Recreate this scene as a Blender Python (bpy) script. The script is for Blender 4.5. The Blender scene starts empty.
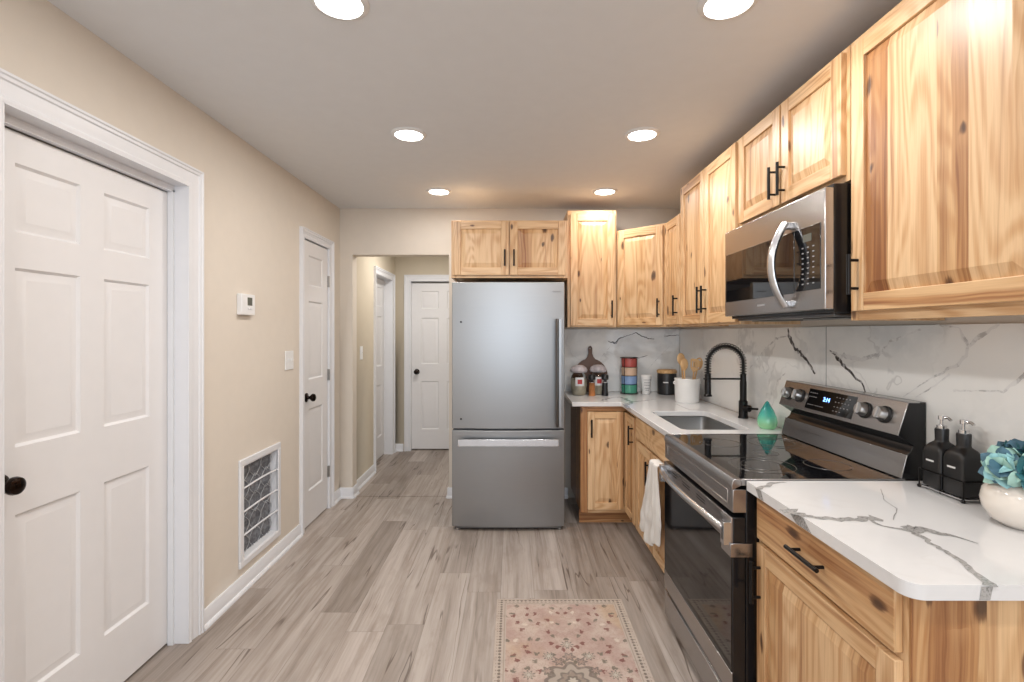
import bpy, bmesh, math, random
from mathutils import Vector, Matrix, noise as mnoise
random.seed(11)
S = bpy.context.scene
COL = S.collection
PI = math.pi
CAM_H = 1.424
F = 498.0
# ---------------------------------------------------------------- camera, world, lights
cam_d = bpy.data.cameras.new('camera'); cam = bpy.data.objects.new('camera', cam_d); COL.objects.link(cam)
cam.location = (0, 0, CAM_H); cam.rotation_euler = (PI/2, 0, 0)
cam_d.sensor_width = 36; cam_d.sensor_fit = 'HORIZONTAL'; cam_d.lens = F/1024*36
cam_d.shift_x = -1/1024; cam_d.shift_y = -9/1024; cam_d.clip_start = .02
S.camera = cam
S.view_settings.view_transform = 'Standard'; S.view_settings.look = 'None'
S.view_settings.exposure = 0.0; S.view_settings.gamma = 1.0; S.view_settings.use_curve_mapping = False
W_ = bpy.data.worlds.new('world'); S.world = W_; W_.use_nodes = True
W_.node_tree.nodes['Background'].inputs[0].default_value = (.75, .86, 1, 1)
W_.node_tree.nodes['Background'].inputs[1].default_value = .8
CEIL = 2.485
def area(name, loc, rot, size, size_y, power, color, shape='RECTANGLE', parent=None, spread=None):
    l = bpy.data.lights.new(name, 'AREA'); l.shape = shape; l.size = size
    if shape == 'RECTANGLE': l.size_y = size_y
    l.energy = power; l.color = color
    if spread: l.spread = spread
    o = bpy.data.objects.new(name, l); COL.objects.link(o); o.location = loc; o.rotation_euler = rot
    if parent: o.parent = parent
    return o
DAY = (.80, .89, 1.0); WARM = (1.0, .965, .925)
area('daylight_rear_window', (-.1, -2.98, 1.45), (PI/2, 0, 0), 2.2, 1.5, 60, DAY)     # light falls along +Y
LAMP_POWER = 8.8

# ---------------------------------------------------------------- node helpers
class G:
    def __init__(s, name):
        s.m = bpy.data.materials.new(name); s.m.use_nodes = True
        s.t = s.m.node_tree; s.n = s.t.nodes; s.b = s.n['Principled BSDF']
    def node(s, typ, **kw):
        n = s.n.new(typ)
        for k, v in kw.items(): setattr(n, k, v)
        return n
    def link(s, a, b): s.t.links.new(a, b)
    def put(s, sock, v):
        if isinstance(v, V): v = v.s
        if hasattr(v, 'links') or isinstance(v, bpy.types.NodeSocket): s.link(v, sock)
        else:
            if isinstance(v, (tuple, list)) and len(v) == 3 and sock.type == 'RGBA': v = (*v, 1)
            sock.default_value = v
    def math(s, op, a, b=0.0, c=None):
        n = s.node('ShaderNodeMath', operation=op); s.put(n.inputs[0], a); s.put(n.inputs[1], b)
        if c is not None: s.put(n.inputs[2], c)
        return V(s, n.outputs[0])
    def coord(s, kind='Object'):
        n = s.node('ShaderNodeTexCoord'); x = s.node('ShaderNodeSeparateXYZ'); s.link(n.outputs[kind], x.inputs[0])
        return V(s, x.outputs[0]), V(s, x.outputs[1]), V(s, x.outputs[2])
    def xyz(s, x=0.0, y=0.0, z=0.0):
        n = s.node('ShaderNodeCombineXYZ')
        for i, v in enumerate((x, y, z)): s.put(n.inputs[i], v)
        return n.outputs[0]
    def noise(s, vec, scale=1, detail=3, rough=.5, dist=0.0):
        n = s.node('ShaderNodeTexNoise'); s.put(n.inputs['Vector'], vec); n.inputs['Scale'].default_value = scale
        n.inputs['Detail'].default_value = detail; n.inputs['Roughness'].default_value = rough; n.inputs['Distortion'].default_value = dist
        return V(s, n.outputs[0])
    def voro(s, vec, scale=1, feature='F1', rnd=1.0):
        n = s.node('ShaderNodeTexVoronoi', feature=feature, voronoi_dimensions='2D'); s.put(n.inputs['Vector'], vec); n.inputs['Scale'].default_value = scale
        n.inputs['Randomness'].default_value = rnd
        return n
    def white(s, vec):
        n = s.node('ShaderNodeTexWhiteNoise', noise_dimensions='3D'); s.put(n.inputs['Vector'], vec); return V(s, n.outputs['Value'])
    def ramp(s, v, stops, interp='LINEAR'):
        n = s.node('ShaderNodeValToRGB'); s.put(n.inputs[0], v); r = n.color_ramp; r.interpolation = interp
        while len(r.elements) > 1: r.elements.remove(r.elements[0])
        r.elements[0].position = stops[0][0]; r.elements[0].color = (*stops[0][1], 1) if len(stops[0][1]) == 3 else stops[0][1]
        for p, c in stops[1:]:
            e = r.elements.new(p); e.color = (*c, 1)
        return n.outputs[0]
    def step(s, v, a, b):          # smooth 0..1 between a and b
        n = s.node('ShaderNodeMapRange', interpolation_type='SMOOTHSTEP'); s.put(n.inputs[0], v)
        n.inputs[1].default_value = a; n.inputs[2].default_value = b
        return V(s, n.outputs[0])
    def mix(s, f, a, b, mode='MIX'):
        n = s.node('ShaderNodeMix', data_type='RGBA', blend_type=mode); s.put(n.inputs[0], f); s.put(n.inputs[6], a); s.put(n.inputs[7], b)
        return n.outputs[2]
    def bump(s, h, strength=.2, dist=.002):
        n = s.node('ShaderNodeBump'); s.put(n.inputs['Height'], h); n.inputs['Strength'].default_value = strength; n.inputs['Distance'].default_value = dist
        s.link(n.outputs[0], s.b.inputs['Normal'])
    def done(s, color=None, rough=None, metal=None, spec=None):
        if color is not None: s.put(s.b.inputs['Base Color'], color)
        if rough is not None: s.put(s.b.inputs['Roughness'], rough)
        if metal is not None: s.put(s.b.inputs['Metallic'], metal)
        if spec is not None: s.b.inputs['Specular IOR Level'].default_value = spec
        return s.m
class V:
    def __init__(s, g, sock): s.g = g; s.s = sock
    def __add__(s, o): return s.g.math('ADD', s, o)
    def __radd__(s, o): return s.g.math('ADD', s, o)
    def __sub__(s, o): return s.g.math('SUBTRACT', s, o)
    def __rsub__(s, o): return s.g.math('SUBTRACT', o, s)
    def __mul__(s, o): return s.g.math('MULTIPLY', s, o)
    def __rmul__(s, o): return s.g.math('MULTIPLY', s, o)
    def __truediv__(s, o): return s.g.math('DIVIDE', s, o)
    def abs(s): return s.g.math('ABSOLUTE', s)
    def floor(s): return s.g.math('FLOOR', s)
    def fract(s): return s.g.math('FRACT', s)
    def gt(s, o): return s.g.math('GREATER_THAN', s, o)
    def lt(s, o): return s.g.math('LESS_THAN', s, o)
    def min(s, o): return s.g.math('MINIMUM', s, o)
    def max(s, o): return s.g.math('MAXIMUM', s, o)
    def sin(s): return s.g.math('SINE', s)

def plain(name, color, rough=.5, metal=0.0, spec=.5, coat=0.0, var=.0, bump=0.0, bscale=300):
    g = G(name)
    x, y, z = g.coord()
    vec = g.xyz(x, y, z)
    n = g.noise(vec, 14, 3)
    d = var if var else .03
    c2 = tuple(max(0, c*(1-d)) for c in color); c3 = tuple(min(1, c*(1+d)) for c in color)
    g.done(g.ramp(n, [(.3, c2), (.7, c3)]), rough, metal, spec)
    if coat: g.b.inputs['Coat Weight'].default_value = coat; g.b.inputs['Coat Roughness'].default_value = .05
    if bump: g.bump(g.noise(vec, bscale, 2), bump, .001)
    return g.m
def emis(name, color, strength):
    g = G(name); g.b.inputs['Emission Color'].default_value = (*color, 1); g.b.inputs['Emission Strength'].default_value = strength
    return g.done((.8, .8, .8), .5)
def glass(name, color, rough=.02, ior=1.45):
    g = G(name); g.b.inputs['Transmission Weight'].default_value = 1.0; g.b.inputs['IOR'].default_value = ior
    return g.done(color, rough)

def wood(name, light, mid, dark, streak=.5, knots=True, rough=.42):
    g = G(name)
    u, v, _ = g.coord('UV')
    at = g.node('ShaderNodeAttribute', attribute_name='tone'); tone = V(g, at.outputs['Fac'])
    big = g.noise(g.xyz(u*7, v*.9, tone*9), 1, 3, .5, .8)
    wob = u + big*.07
    rings = g.noise(g.xyz(wob*95, v*1.1, tone*5), 1, 3, .55, .25)
    band = g.noise(g.xyz(wob*24, v*.45, tone*7), 1, 3, .5, .5)
    fib = g.noise(g.xyz(u*420, v*9, tone*3), 1, 2, .6)
    heart = g.step(band + tone*.30, .62, .78)
    cath = g.noise(g.xyz(u*4.5 + tone*5, v*.85 + tone*3, tone*13), 1, 2, .4, .2)
    cl_ = g.math('SINE', cath*110)*.5 + .5
    base = g.ramp(rings*.55 + band*.22 + cl_*.20, [(.32, mid), (.52, light), (.75, tuple(min(1, c*1.06) for c in light))])
    c = g.mix(heart*streak, base, g.ramp(rings, [(.35, dark), (.62, mid)]))
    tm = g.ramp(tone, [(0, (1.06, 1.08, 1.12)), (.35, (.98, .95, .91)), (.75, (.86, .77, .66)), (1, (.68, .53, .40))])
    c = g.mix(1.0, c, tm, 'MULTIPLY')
    c = g.mix(g.step(fib, .3, .62)*-.14 + .14, c, dark)
    if knots:
        vn = g.voro(g.xyz(u*8.0 + big*.6, v*4.0 + big*.5, tone*11), 1)
        pw_ = g.white(vn.outputs['Position']); pres = pw_.gt(.66)
        d = V(g, vn.outputs['Distance'])/(.35 + (pw_-.66)*2.2) + (fib-.5)*.05
        kn = (1 - g.step(d + (rings-.5)*.16, .10, .17))*pres
        c = g.mix(kn*.9, c, g.mix(g.step(d, .04, .12), (.05, .02, .01), (.17, .075, .03)))
        halo = (1 - g.step(d, .16, .50))*pres
        c = g.mix(halo*(1-kn)*.35, c, mid)
    g.done(c, rough, 0, .5)
    g.bump(rings*.5 + fib*.5, .05, .0006)
    g.b.inputs['Coat Weight'].default_value = .08; g.b.inputs['Coat Roughness'].default_value = .3
    return g.m

M = {}
M['hickory'] = wood('hickory_wood', (.70, .475, .265), (.54, .305, .140), (.27, .11, .042), 1.0)
M['bamboo'] = wood('bamboo_wood', (.66, .42, .20), (.50, .29, .12), (.32, .16, .06), .2, False, .5)
M['walnut'] = wood('walnut_wood', (.10, .04, .018), (.06, .022, .010), (.02, .008, .005), .5, False, .45)
M['wall'] = plain('cream_wall_paint', (.71, .645, .565), .85, spec=.2, var=.012, bump=.04)
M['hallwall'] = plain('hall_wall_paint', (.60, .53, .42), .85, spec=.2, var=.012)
M['ceiling'] = plain('ceiling_paint', (.76, .77, .785), .9, spec=.15, var=.01)
M['trim'] = plain('white_trim_paint', (.76, .765, .79), .38, var=.01)
M['door'] = plain('white_door_paint', (.76, .75, .755), .42, var=.01, bump=.03, bscale=160)
M['black'] = plain('matte_black_metal', (.012, .011, .011), .35, .6)
M['bronze'] = plain('dark_bronze_metal', (.02, .012, .009), .16, .9)
M['blackplastic'] = plain('black_plastic', (.012, .012, .013), .35)
M['blackenamel'] = plain('black_enamel', (.009, .009, .010), .22)
M['blackglass'] = plain('black_glass', (.006, .006, .007), .035, spec=.9)
M['ovenglass'] = plain('oven_door_glass', (.005, .005, .006), .05, spec=.45)
M['white'] = plain('white_ceramic', (.80, .79, .77), .3, coat=.3)
M['whiteplastic'] = plain('white_plastic', (.80, .80, .80), .35)
M['chrome'] = plain('chrome', (.75, .75, .76), .1, 1)
M['nickel'] = plain('brushed_nickel', (.42, .41, .40), .35, 1)
M['lens'] = emis('lamp_diffuser', (1, .98, .94), 14)
M['digits'] = emis('blue_digits', (.12, .35, 1), 6)
M['printwhite'] = plain('white_print', (.75, .75, .75), .5)
M['printgrey'] = plain('grey_print', (.30, .30, .31), .5)
M['printdark'] = plain('dark_print', (.06, .06, .06), .5)
M['seam'] = plain('dark_seam', (.05, .05, .05), .6)
M['lcd'] = plain('grey_display', (.10, .105, .09), .25)
def steel(name, base, axis, r0=.26, r1=.36):
    g = G(name); x, y, z = g.coord()
    a, b = (x, z) if axis == 'x' else (y, z)     # brush lines run along the first axis
    if axis == 'z': a, b = z, x + y
    fine = g.noise(g.xyz(a*3, b*500, 0.0), 1, 3, .6)
    c = g.ramp(fine, [(.25, tuple(k*.93 for k in base)), (.75, base)])
    g.done(c, fine*(r1-r0) + r0, 1.0)
    g.b.inputs['Anisotropic'].default_value = .5
    g.bump(fine, .03, .0003)
    return g.m
M['steelx'] = steel('brushed_steel_fridge', (.37, .38, .39), 'x', .34, .44)
M['steely'] = steel('brushed_steel_range', (.47, .455, .45), 'y', .2, .3)
M['steelsink'] = steel('sink_steel', (.46, .455, .445), 'y', .28, .38)
M['handle'] = plain('handle_steel', (.62, .63, .65), .26, 1)
M['darksteel'] = plain('dark_steel', (.17, .17, .175), .3, 1)

def floor_mat():
    g = G('oak_plank_floor'); x, y, z = g.coord()
    PW, PL = .182, 1.22
    row = (x/PW + 40.37).floor()
    off = g.white(g.xyz(row, 3.0, 0.0))
    vy = y/PL + off*1.0 + 20
    pid = vy.floor()
    r1 = g.white(g.xyz(row, pid, 1.0)); r2 = g.white(g.xyz(row, pid, 5.0))
    fx = (x/PW + 40.37).fract(); fy = vy.fract()
    big = g.noise(g.xyz(x*5 + r1*30, y*1.0 + r2*10, 0.0), 1, 4, .55, .6)
    wob = x + big*.05
    grain = g.noise(g.xyz(wob*60 + r1*50, y*1.8, r2*9), 1, 4, .6, .3)
    mid = g.noise(g.xyz(wob*14 + r1*20, y*.8, r2*5), 1, 4, .6, .7)
    patch = g.noise(g.xyz(x*9 + r2*9, y*3.0, r1*4), 1, 5, .62)
    c = g.ramp(grain*.45 + mid*.55, [(.28, (.19, .148, .12)), (.43, (.325, .274, .237)), (.56, (.42, .366, .328)), (.75, (.50, .446, .408))])
    c = g.mix(g.step(patch, .50, .68)*.40, c, (.25, .195, .155))
    tone = g.ramp(r1, [(0, (.72, .70, .68)), (.3, (.9, .89, .88)), (.7, (1.0, 1.0, 1.0)), (1, (1.13, 1.13, 1.14))])
    c = g.mix(1.0, c, tone, 'MULTIPLY')
    # dark splits along the grain
    crk = g.noise(g.xyz(wob*13 + r2*60, y*.62 + r1*7, 2.0), 1, 2, .45, .35)
    line = 1 - g.step((crk-.5).abs(), .003, .013)
    gate = g.step(g.noise(g.xyz(x*4 + r1*9, y*1.6 + r2*8, 9.0), 1, 2), .47, .58)
    c = g.mix(line*gate*.75, c, (.085, .055, .04))
    ex = 1 - g.step(fx.min(1-fx), .004, .014); ey = 1 - g.step(fy.min(1-fy), .0006, .002)
    c = g.mix(ex.max(ey)*.42, c, (.14, .11, .09))
    g.done(c, grain*.15 + .36, 0, .4)
    g.bump(grain*.5 - ex.max(ey)*1.0 - line*gate, .18, .001)
    return g.m
M['floor'] = floor_mat()

def marble(name, base, cloud, veinc, vs, amount, rough):
    g = G(name); x, y, z = g.coord()
    p = g.xyz(x, y, z)
    w = g.noise(p, 2.2, 4, .6, .4)
    cl = g.noise(g.xyz(x*1.6 + w*1.2, y*1.6 + w, z*2.2 + w*1.1), 1, 5, .55)
    c = g.mix(g.step(cl, .42, .70), base, cloud)
    vn = g.noise(g.xyz((x+y)*vs + w*1.5, (x-y)*.3*vs + w, z*vs + w*1.2), 1, 3, .5)
    line = 1 - g.step((vn-.5).abs(), .0015, .02)
    c = g.mix(line*g.step(w, .42, .6)*amount, c, veinc)
    g.done(c, rough, 0, .5)
    return g.m
M['tile'] = marble('marble_wall_tile', (.86, .86, .84), (.68, .69, .69), (.45, .45, .45), 1.6, .4, .06)
M['quartz'] = marble('white_quartz', (.70, .695, .695), (.65, .645, .65), (.55, .52, .5), 2.6, .12, .12)
def vein_mat(name, dark, base, sc, thr):
    g = G(name); x, y, z = g.coord(); n = g.noise(g.xyz(x, y, z), sc, 4, .65)
    return g.done(g.mix(g.step(n, thr-.08, thr+.08), dark, base), .1)
M['vein'] = vein_mat('dark_tile_vein', (.075, .068, .066), (.46, .455, .45), 60, .56)
M['veinsoft'] = vein_mat('soft_tile_vein', (.52, .515, .51), (.78, .78, .77), 30, .46)
M['veinq'] = vein_mat('grey_quartz_vein', (.20, .195, .19), (.38, .37, .36), 160, .45)

def rug_mat():
    g = G('faded_persian_rug'); x0, y0, z = g.coord()
    x = x0.abs(); y = y0
    HX, HY = .33, .62
    nz = g.noise(g.xyz(x0*7, y0*7, 0.0), 1, 4, .6)
    wear = g.noise(g.xyz(x0*28, y0*28, 3.0), 1, 3, .7)
    field = g.mix(g.step(nz, .4, .62), (.42, .30, .26), (.50, .40, .345))
    field = g.mix(g.step(g.noise(g.xyz(x0*5, y0*3, 7.0), 1, 3), .52, .68)*.5, field, (.47, .33, .20))
    ya = y.abs()
    # scattered flowers mirrored left-right and top-bottom
    vn = g.voro(g.xyz(x*19, ya*19, 0.0), 1, rnd=.85); d = V(g, vn.outputs['Distance'])
    pr = g.white(vn.outputs['Position'])
    tw = g.noise(g.xyz(x*70, ya*70, 0.0), 1, 2, .5)
    fl = (1 - g.step(d + tw*.8, .56, .66))
    c = g.mix(fl*.9*pr.gt(.22), field, g.ramp(pr, [(.3, (.20, .085, .075)), (.6, (.17, .15, .12)), (.8, (.62, .53, .45))], 'CONSTANT'))
    twig = g.noise(g.xyz(x*34, ya*34, 5.0), 1, 3, .6, .6)
    c = g.mix((1-g.step((twig-.5).abs(), .008, .025))*.30, c, (.2, .15, .12))
    # medallions in the middle
    def ring(cx, cy, r, petals, amp, col, inner, c, edge=.012):
        dx = x - cx; dy = y - cy
        rr = g.math('SQRT', dx*dx + dy*dy)
        an = g.math('ARCTAN2', dy, dx)
        rad = g.math('COSINE', an*petals)*amp + r
        k = rr - rad
        c = g.mix((1-g.step(k, -.002, .004))*.85, c, col)
        c = g.mix((1-g.step(k + edge, -.002, .004))*.9, c, inner)
        return c
    grey = (.17, .145, .125); cream = (.50, .445, .38)
    c = ring(0.0, 0.0, .105, 8, .014, grey, (.40, .34, .29), c, .018)
    c = ring(0.0, 0.0, .058, 8, .008, grey, (.30, .24, .2), c)
    c = ring(0.0, 0.0, .028, 6, .004, grey, cream, c)
    for cx, cy, r in ((0, .15, .024), (.048, .118, .022), (.100, .06, .022), (0, -.15, .024), (.048, -.118, .022), (.100, -.06, .022)):
        c = ring(cx, cy, r, 6, .006, grey, (.36, .26, .22), c)
    for cx, cy in ((0, .235), (.088, .155), (.180, .035), (0, -.235), (.088, -.155), (.180, -.035)):
        c = ring(cx, cy, .021, 9, .008, grey, cream, c, .009)
    # border
    ex = HX - x; ey = HY - ya; e = ex.min(ey)
    bd = (e).lt(.052)
    c = g.mix(bd*.8, c, (.45, .39, .335))
    zig = ((x0+y0)*150).sin()*((x0-y0)*150).sin()
    chain = g.step(zig + (wear-.5)*2.0, .0, .35)*e.gt(.010)*e.lt(.032)
    c = g.mix(chain*.8, c, (.13, .105, .09))
    c = g.mix((1-g.step((e-.044).abs(), .001, .003))*.5, c, (.22, .17, .14))
    c = g.mix(g.step(wear, .5, .75)*.42, c, (.50, .41, .35))
    g.done(c, .95, 0, .1)
    g.bump(g.noise(g.xyz(x0*400, y0*400, 0.0), 1, 2), .5, .002)
    return g.m
M['rug'] = rug_mat()

# ---------------------------------------------------------------- mesh helpers
AX = {'x': 0, 'y': 1, 'z': 2}
class P:
    def __init__(s):
        s.bm = bmesh.new(); s.uv = s.bm.loops.layers.uv.new('UVMap'); s.tn = s.bm.verts.layers.float.new('tone_tmp')
        s.tl = s.bm.faces.layers.float.new('tone')
    def face(s, vs, m=0, g='z', tone=.2, off=(0, 0), smooth=False):
        vv = [v if isinstance(v, bmesh.types.BMVert) else s.bm.verts.new(v) for v in vs]
        try: f = s.bm.faces.new(vv)
        except ValueError: return None
        f.material_index = m; f.smooth = smooth; f[s.tl] = tone
        f.normal_update(); n = f.normal; gi = AX[g]
        dom = max(range(3), key=lambda i: abs(n[i]))
        if dom == gi:
            a, b = [i for i in range(3) if i != gi]
        else:
            b = gi; a = [i for i in range(3) if i != gi and i != dom][0]
        for l in f.loops:
            co = l.vert.co
            l[s.uv].uv = (co[a] + off[0], co[b] + off[1])
        return f
    def box(s, x0, x1, y0, y1, z0, z1, m=0, g='z', tone=None):
        if x0 > x1: x0, x1 = x1, x0
        if y0 > y1: y0, y1 = y1, y0
        if z0 > z1: z0, z1 = z1, z0
        if tone is None: tone = random.random()*.8
        off = (random.random()*7, random.random()*7)
        v = [s.bm.verts.new((x, y, z)) for z in (z0, z1) for y in (y0, y1) for x in (x0, x1)]
        for q in ((0, 2, 3, 1), (4, 5, 7, 6), (0, 1, 5, 4), (2, 6, 7, 3), (0, 4, 6, 2), (1, 3, 7, 5)):
            s.face([v[i] for i in q], m, g, tone, off)
    def prism(s, pts, axis, a0, a1, m=0, g='z', tone=.2):
        """pts: outline in the two other axes (in order), extruded along axis"""
        def mk(p, a):
            r = list(p); r.insert(AX[axis], a); return s.bm.verts.new(r)
        A = [mk(p, a0) for p in pts]; B = [mk(p, a1) for p in pts]; n = len(pts)
        s.face(A[::-1], m, g, tone); s.face(B, m, g, tone)
        for i in range(n): s.face([A[i], A[(i+1) % n], B[(i+1) % n], B[i]], m, g, tone)
        bmesh.ops.recalc_face_normals(s.bm, faces=list({f for v in A+B for f in v.link_faces}))
    def tube(s, pts, r, m=0, seg=10, caps=True, closed=False, flat=1.0, up=None):
        pts = [Vector(p) for p in pts]; n = len(pts)
        rs = r if isinstance(r, (list, tuple)) else [r]*n
        rings = []; prev = None
        for i, p in enumerate(pts):
            if closed: t = pts[(i+1) % n] - pts[i-1]
            else: t = pts[min(i+1, n-1)] - pts[max(i-1, 0)]
            t.normalize()
            ref = Vector(up) if up else (prev if prev is not None else (Vector((0, 0, 1)) if abs(t.z) < .9 else Vector((1, 0, 0))))
            a = ref - t*ref.dot(t)
            if a.length < 1e-6: a = t.orthogonal()
            a.normalize(); b = t.cross(a); prev = a
            rings.append([s.bm.verts.new(p + a*math.cos(k*2*PI/seg)*rs[i] + b*math.sin(k*2*PI/seg)*rs[i]*flat) for k in range(seg)])
        fs = []
        rng = range(n) if closed else range(n-1)
        for i in rng:
            A, B = rings[i], rings[(i+1) % n]
            for k in range(seg): fs.append(s.face([A[k], A[(k+1) % seg], B[(k+1) % seg], B[k]], m, smooth=True))
        if caps and not closed:
            fs.append(s.face(rings[0][::-1], m)); fs.append(s.face(rings[-1], m))
        bmesh.ops.recalc_face_normals(s.bm, faces=[f for f in fs if f])
    def cyl(s, p0, p1, r, m=0, seg=20): s.tube([p0, p1], r, m, seg)
    def lathe(s, prof, c=(0, 0, 0), axis=(0, 0, 1), m=0, seg=28, sx=1, sy=1):
        """prof: (radius, height, [material]) along axis from c"""
        q = Vector((0, 0, 1)).rotation_difference(Vector(axis).normalized()); c = Vector(c)
        rings = []
        for pr in prof:
            r, h = pr[0], pr[1]
            if r < 1e-5: rings.append([s.bm.verts.new(c + q @ Vector((0, 0, h)))])
            else: rings.append([s.bm.verts.new(c + q @ Vector((r*sx*math.cos(k*2*PI/seg), r*sy*math.sin(k*2*PI/seg), h))) for k in range(seg)])
        fs = []
        for i in range(len(rings)-1):
            A, B = rings[i], rings[i+1]; mm = prof[i+1][2] if len(prof[i+1]) > 2 else m
            for k in range(seg):
                k2 = (k+1) % seg
                if len(A) == 1 and len(B) == 1: continue
                if len(A) == 1: vs = [A[0], B[k2], B[k]]
                elif len(B) == 1: vs = [A[k], A[k2], B[0]]
                else: vs = [A[k], A[k2], B[k2], B[k]]
                fs.append(s.face(vs, mm, smooth=True))
        bmesh.ops.recalc_face_normals(s.bm, faces=[f for f in fs if f])
    def rings(s, x0, x1, z0, z1, y, steps, m=0, sgn=-1, tone=.2, g='z'):
        """nested rectangular rings in an XZ plane; steps = [(inset, depth)], depth measured towards +y*-sgn"""
        prev = None; off = (random.random()*5, random.random()*5)
        for ins, dep in steps:
            yy = y + dep
            r = [s.bm.verts.new((a, yy, b)) for a, b in ((x0+ins, z0+ins), (x1-ins, z0+ins), (x1-ins, z1-ins), (x0+ins, z1-ins))]
            if prev:
                for k in range(4): s.face([prev[k], prev[(k+1) % 4], r[(k+1) % 4], r[k]], m, g, tone, off)
            prev = r
        s.face(prev, m, g, tone, off)
    def grid(s, rows, m=0, smooth=True):
        vs = [[s.bm.verts.new(p) for p in r] for r in rows]
        for i in range(len(vs)-1):
            for j in range(len(vs[0])-1): s.face([vs[i][j], vs[i][j+1], vs[i+1][j+1], vs[i+1][j]], m, smooth=smooth)
    def xform(s, mat):
        bmesh.ops.transform(s.bm, matrix=mat, verts=s.bm.verts[:])
        return s
    def build(s, name, mats, parent=None, bevel=0, seg=2, auto=True, world=False, solid=0):
        me = bpy.data.meshes.new(name)
        if world and parent is not None:
            s.xform(rootmat(parent).inverted())
        tones = []
        for f in s.bm.faces:
            tones += [f[s.tl]]*len(f.loops)
        s.bm.to_mesh(me); s.bm.free()
        if 'tone_tmp' in me.attributes: me.attributes.remove(me.attributes['tone_tmp'])
        if not isinstance(mats, (list, tuple)): mats = [mats]
        for mm in mats: me.materials.append(M[mm] if isinstance(mm, str) else mm)
        if auto: me.set_sharp_from_angle(angle=math.radians(38))
        o = bpy.data.objects.new(name, me); COL.objects.link(o)
        if parent is not None: o.parent = parent
        if solid:
            md = o.modifiers.new('solid', 'SOLIDIFY'); md.thickness = solid; md.offset = 0
        if bevel:
            md = o.modifiers.new('bevel', 'BEVEL'); md.width = bevel; md.segments = seg; md.limit_method = 'ANGLE'; md.angle_limit = math.radians(50)
            md.harden_normals = False
        return o
def rootmat(o):
    m = Matrix.Identity(4)
    while o is not None:
        m = (Matrix.Translation(o.location) @ o.rotation_euler.to_matrix().to_4x4()) @ m
        o = o.parent
    return m
def thing(name, label, cat, loc=(0, 0, 0), rz=0, group=None):
    o = bpy.data.objects.new(name, None); COL.objects.link(o); o.empty_display_size = .05
    o.location = loc; o.rotation_euler = (0, 0, rz); o['label'] = label; o['category'] = cat
    if group: o['group'] = group
    return o
def tag(o, label, cat, group=None, kind=None):
    o['label'] = label; o['category'] = cat
    if group: o['group'] = group
    if kind: o['kind'] = kind
    return o
def struct(name, p, mats, label=None, cat=None, bevel=0):
    o = p.build(name, mats, None, bevel); o['kind'] = 'structure'
    if label: o['label'] = label; o['category'] = cat or name.split('_')[0]
    return o
def on(px, py, X=None, Y=None, Z=None):
    """the point of a wall, counter or floor plane that the photo shows at px, py (used to trace the stone's veins)"""
    dx, dz = (px-513)/F, (332-py)/F
    if Y is not None: t = Y
    elif X is not None: t = X/dx
    else: t = (Z-CAM_H)/dz
    return Vector((dx*t, t, CAM_H + dz*t))
LIFT = [0]
def ribbon(p, pts, widths, normal, m, jit=.35):
    N = Vector(normal); LIFT[0] = (LIFT[0] + 1) % 12
    pts = [Vector(q) + N*LIFT[0]*.00006 for q in pts]
    fine = []; w = []
    for i in range(len(pts)-1):
        n = max(2, int((pts[i+1]-pts[i]).length/.012))
        for k in range(n):
            t = k/n; fine.append(pts[i].lerp(pts[i+1], t)); w.append(widths[i]*(1-t) + widths[i+1]*t)
    fine.append(pts[-1]); w.append(widths[-1])
    L, R = [], []
    for i, q in enumerate(fine):
        t = (fine[min(i+1, len(fine)-1)] - fine[max(i-1, 0)]).normalized(); s_ = N.cross(t).normalized()
        j = mnoise.noise(q*45)*w[i]*.9
        a = w[i]*.5*(1 + jit*(random.random()*2-1)); b = w[i]*.5*(1 + jit*(random.random()*2-1))
        L.append(p.bm.verts.new(q + s_*(a+j))); R.append(p.bm.verts.new(q - s_*(b-j)))
    for i in range(len(L)-1):
        f = p.face([L[i], R[i], R[i+1], L[i+1]], m)
        if f:
            f.normal_update()
            if f.normal.dot(N) < 0: f.normal_flip()
def text(s, size, mat, parent, name, m, extrude=.0003):
    cu = bpy.data.curves.new(name, 'FONT'); cu.body = s; cu.size = size; cu.align_x = 'CENTER'; cu.align_y = 'CENTER'; cu.extrude = extrude
    t = bpy.data.objects.new('tmp', cu); COL.objects.link(t)
    dg = bpy.context.evaluated_depsgraph_get()
    me = bpy.data.meshes.new_from_object(t.evaluated_get(dg)); bpy.data.objects.remove(t)
    me.transform(rootmat(parent).inverted() @ mat); me.materials.clear(); me.materials.append(M[m]); me.name = name
    o = bpy.data.objects.new(name, me); COL.objects.link(o); o.parent = parent
    return o
# frames for flat marks: text plane whose reader looks along +X (faces -X) or along +Y (faces -Y)
FACE_MX = Matrix(((0, 0, -1, 0), (-1, 0, 0, 0), (0, 1, 0, 0), (0, 0, 0, 1)))
FACE_MY = Matrix(((1, 0, 0, 0), (0, 0, -1, 0), (0, 1, 0, 0), (0, 0, 0, 1)))

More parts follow.
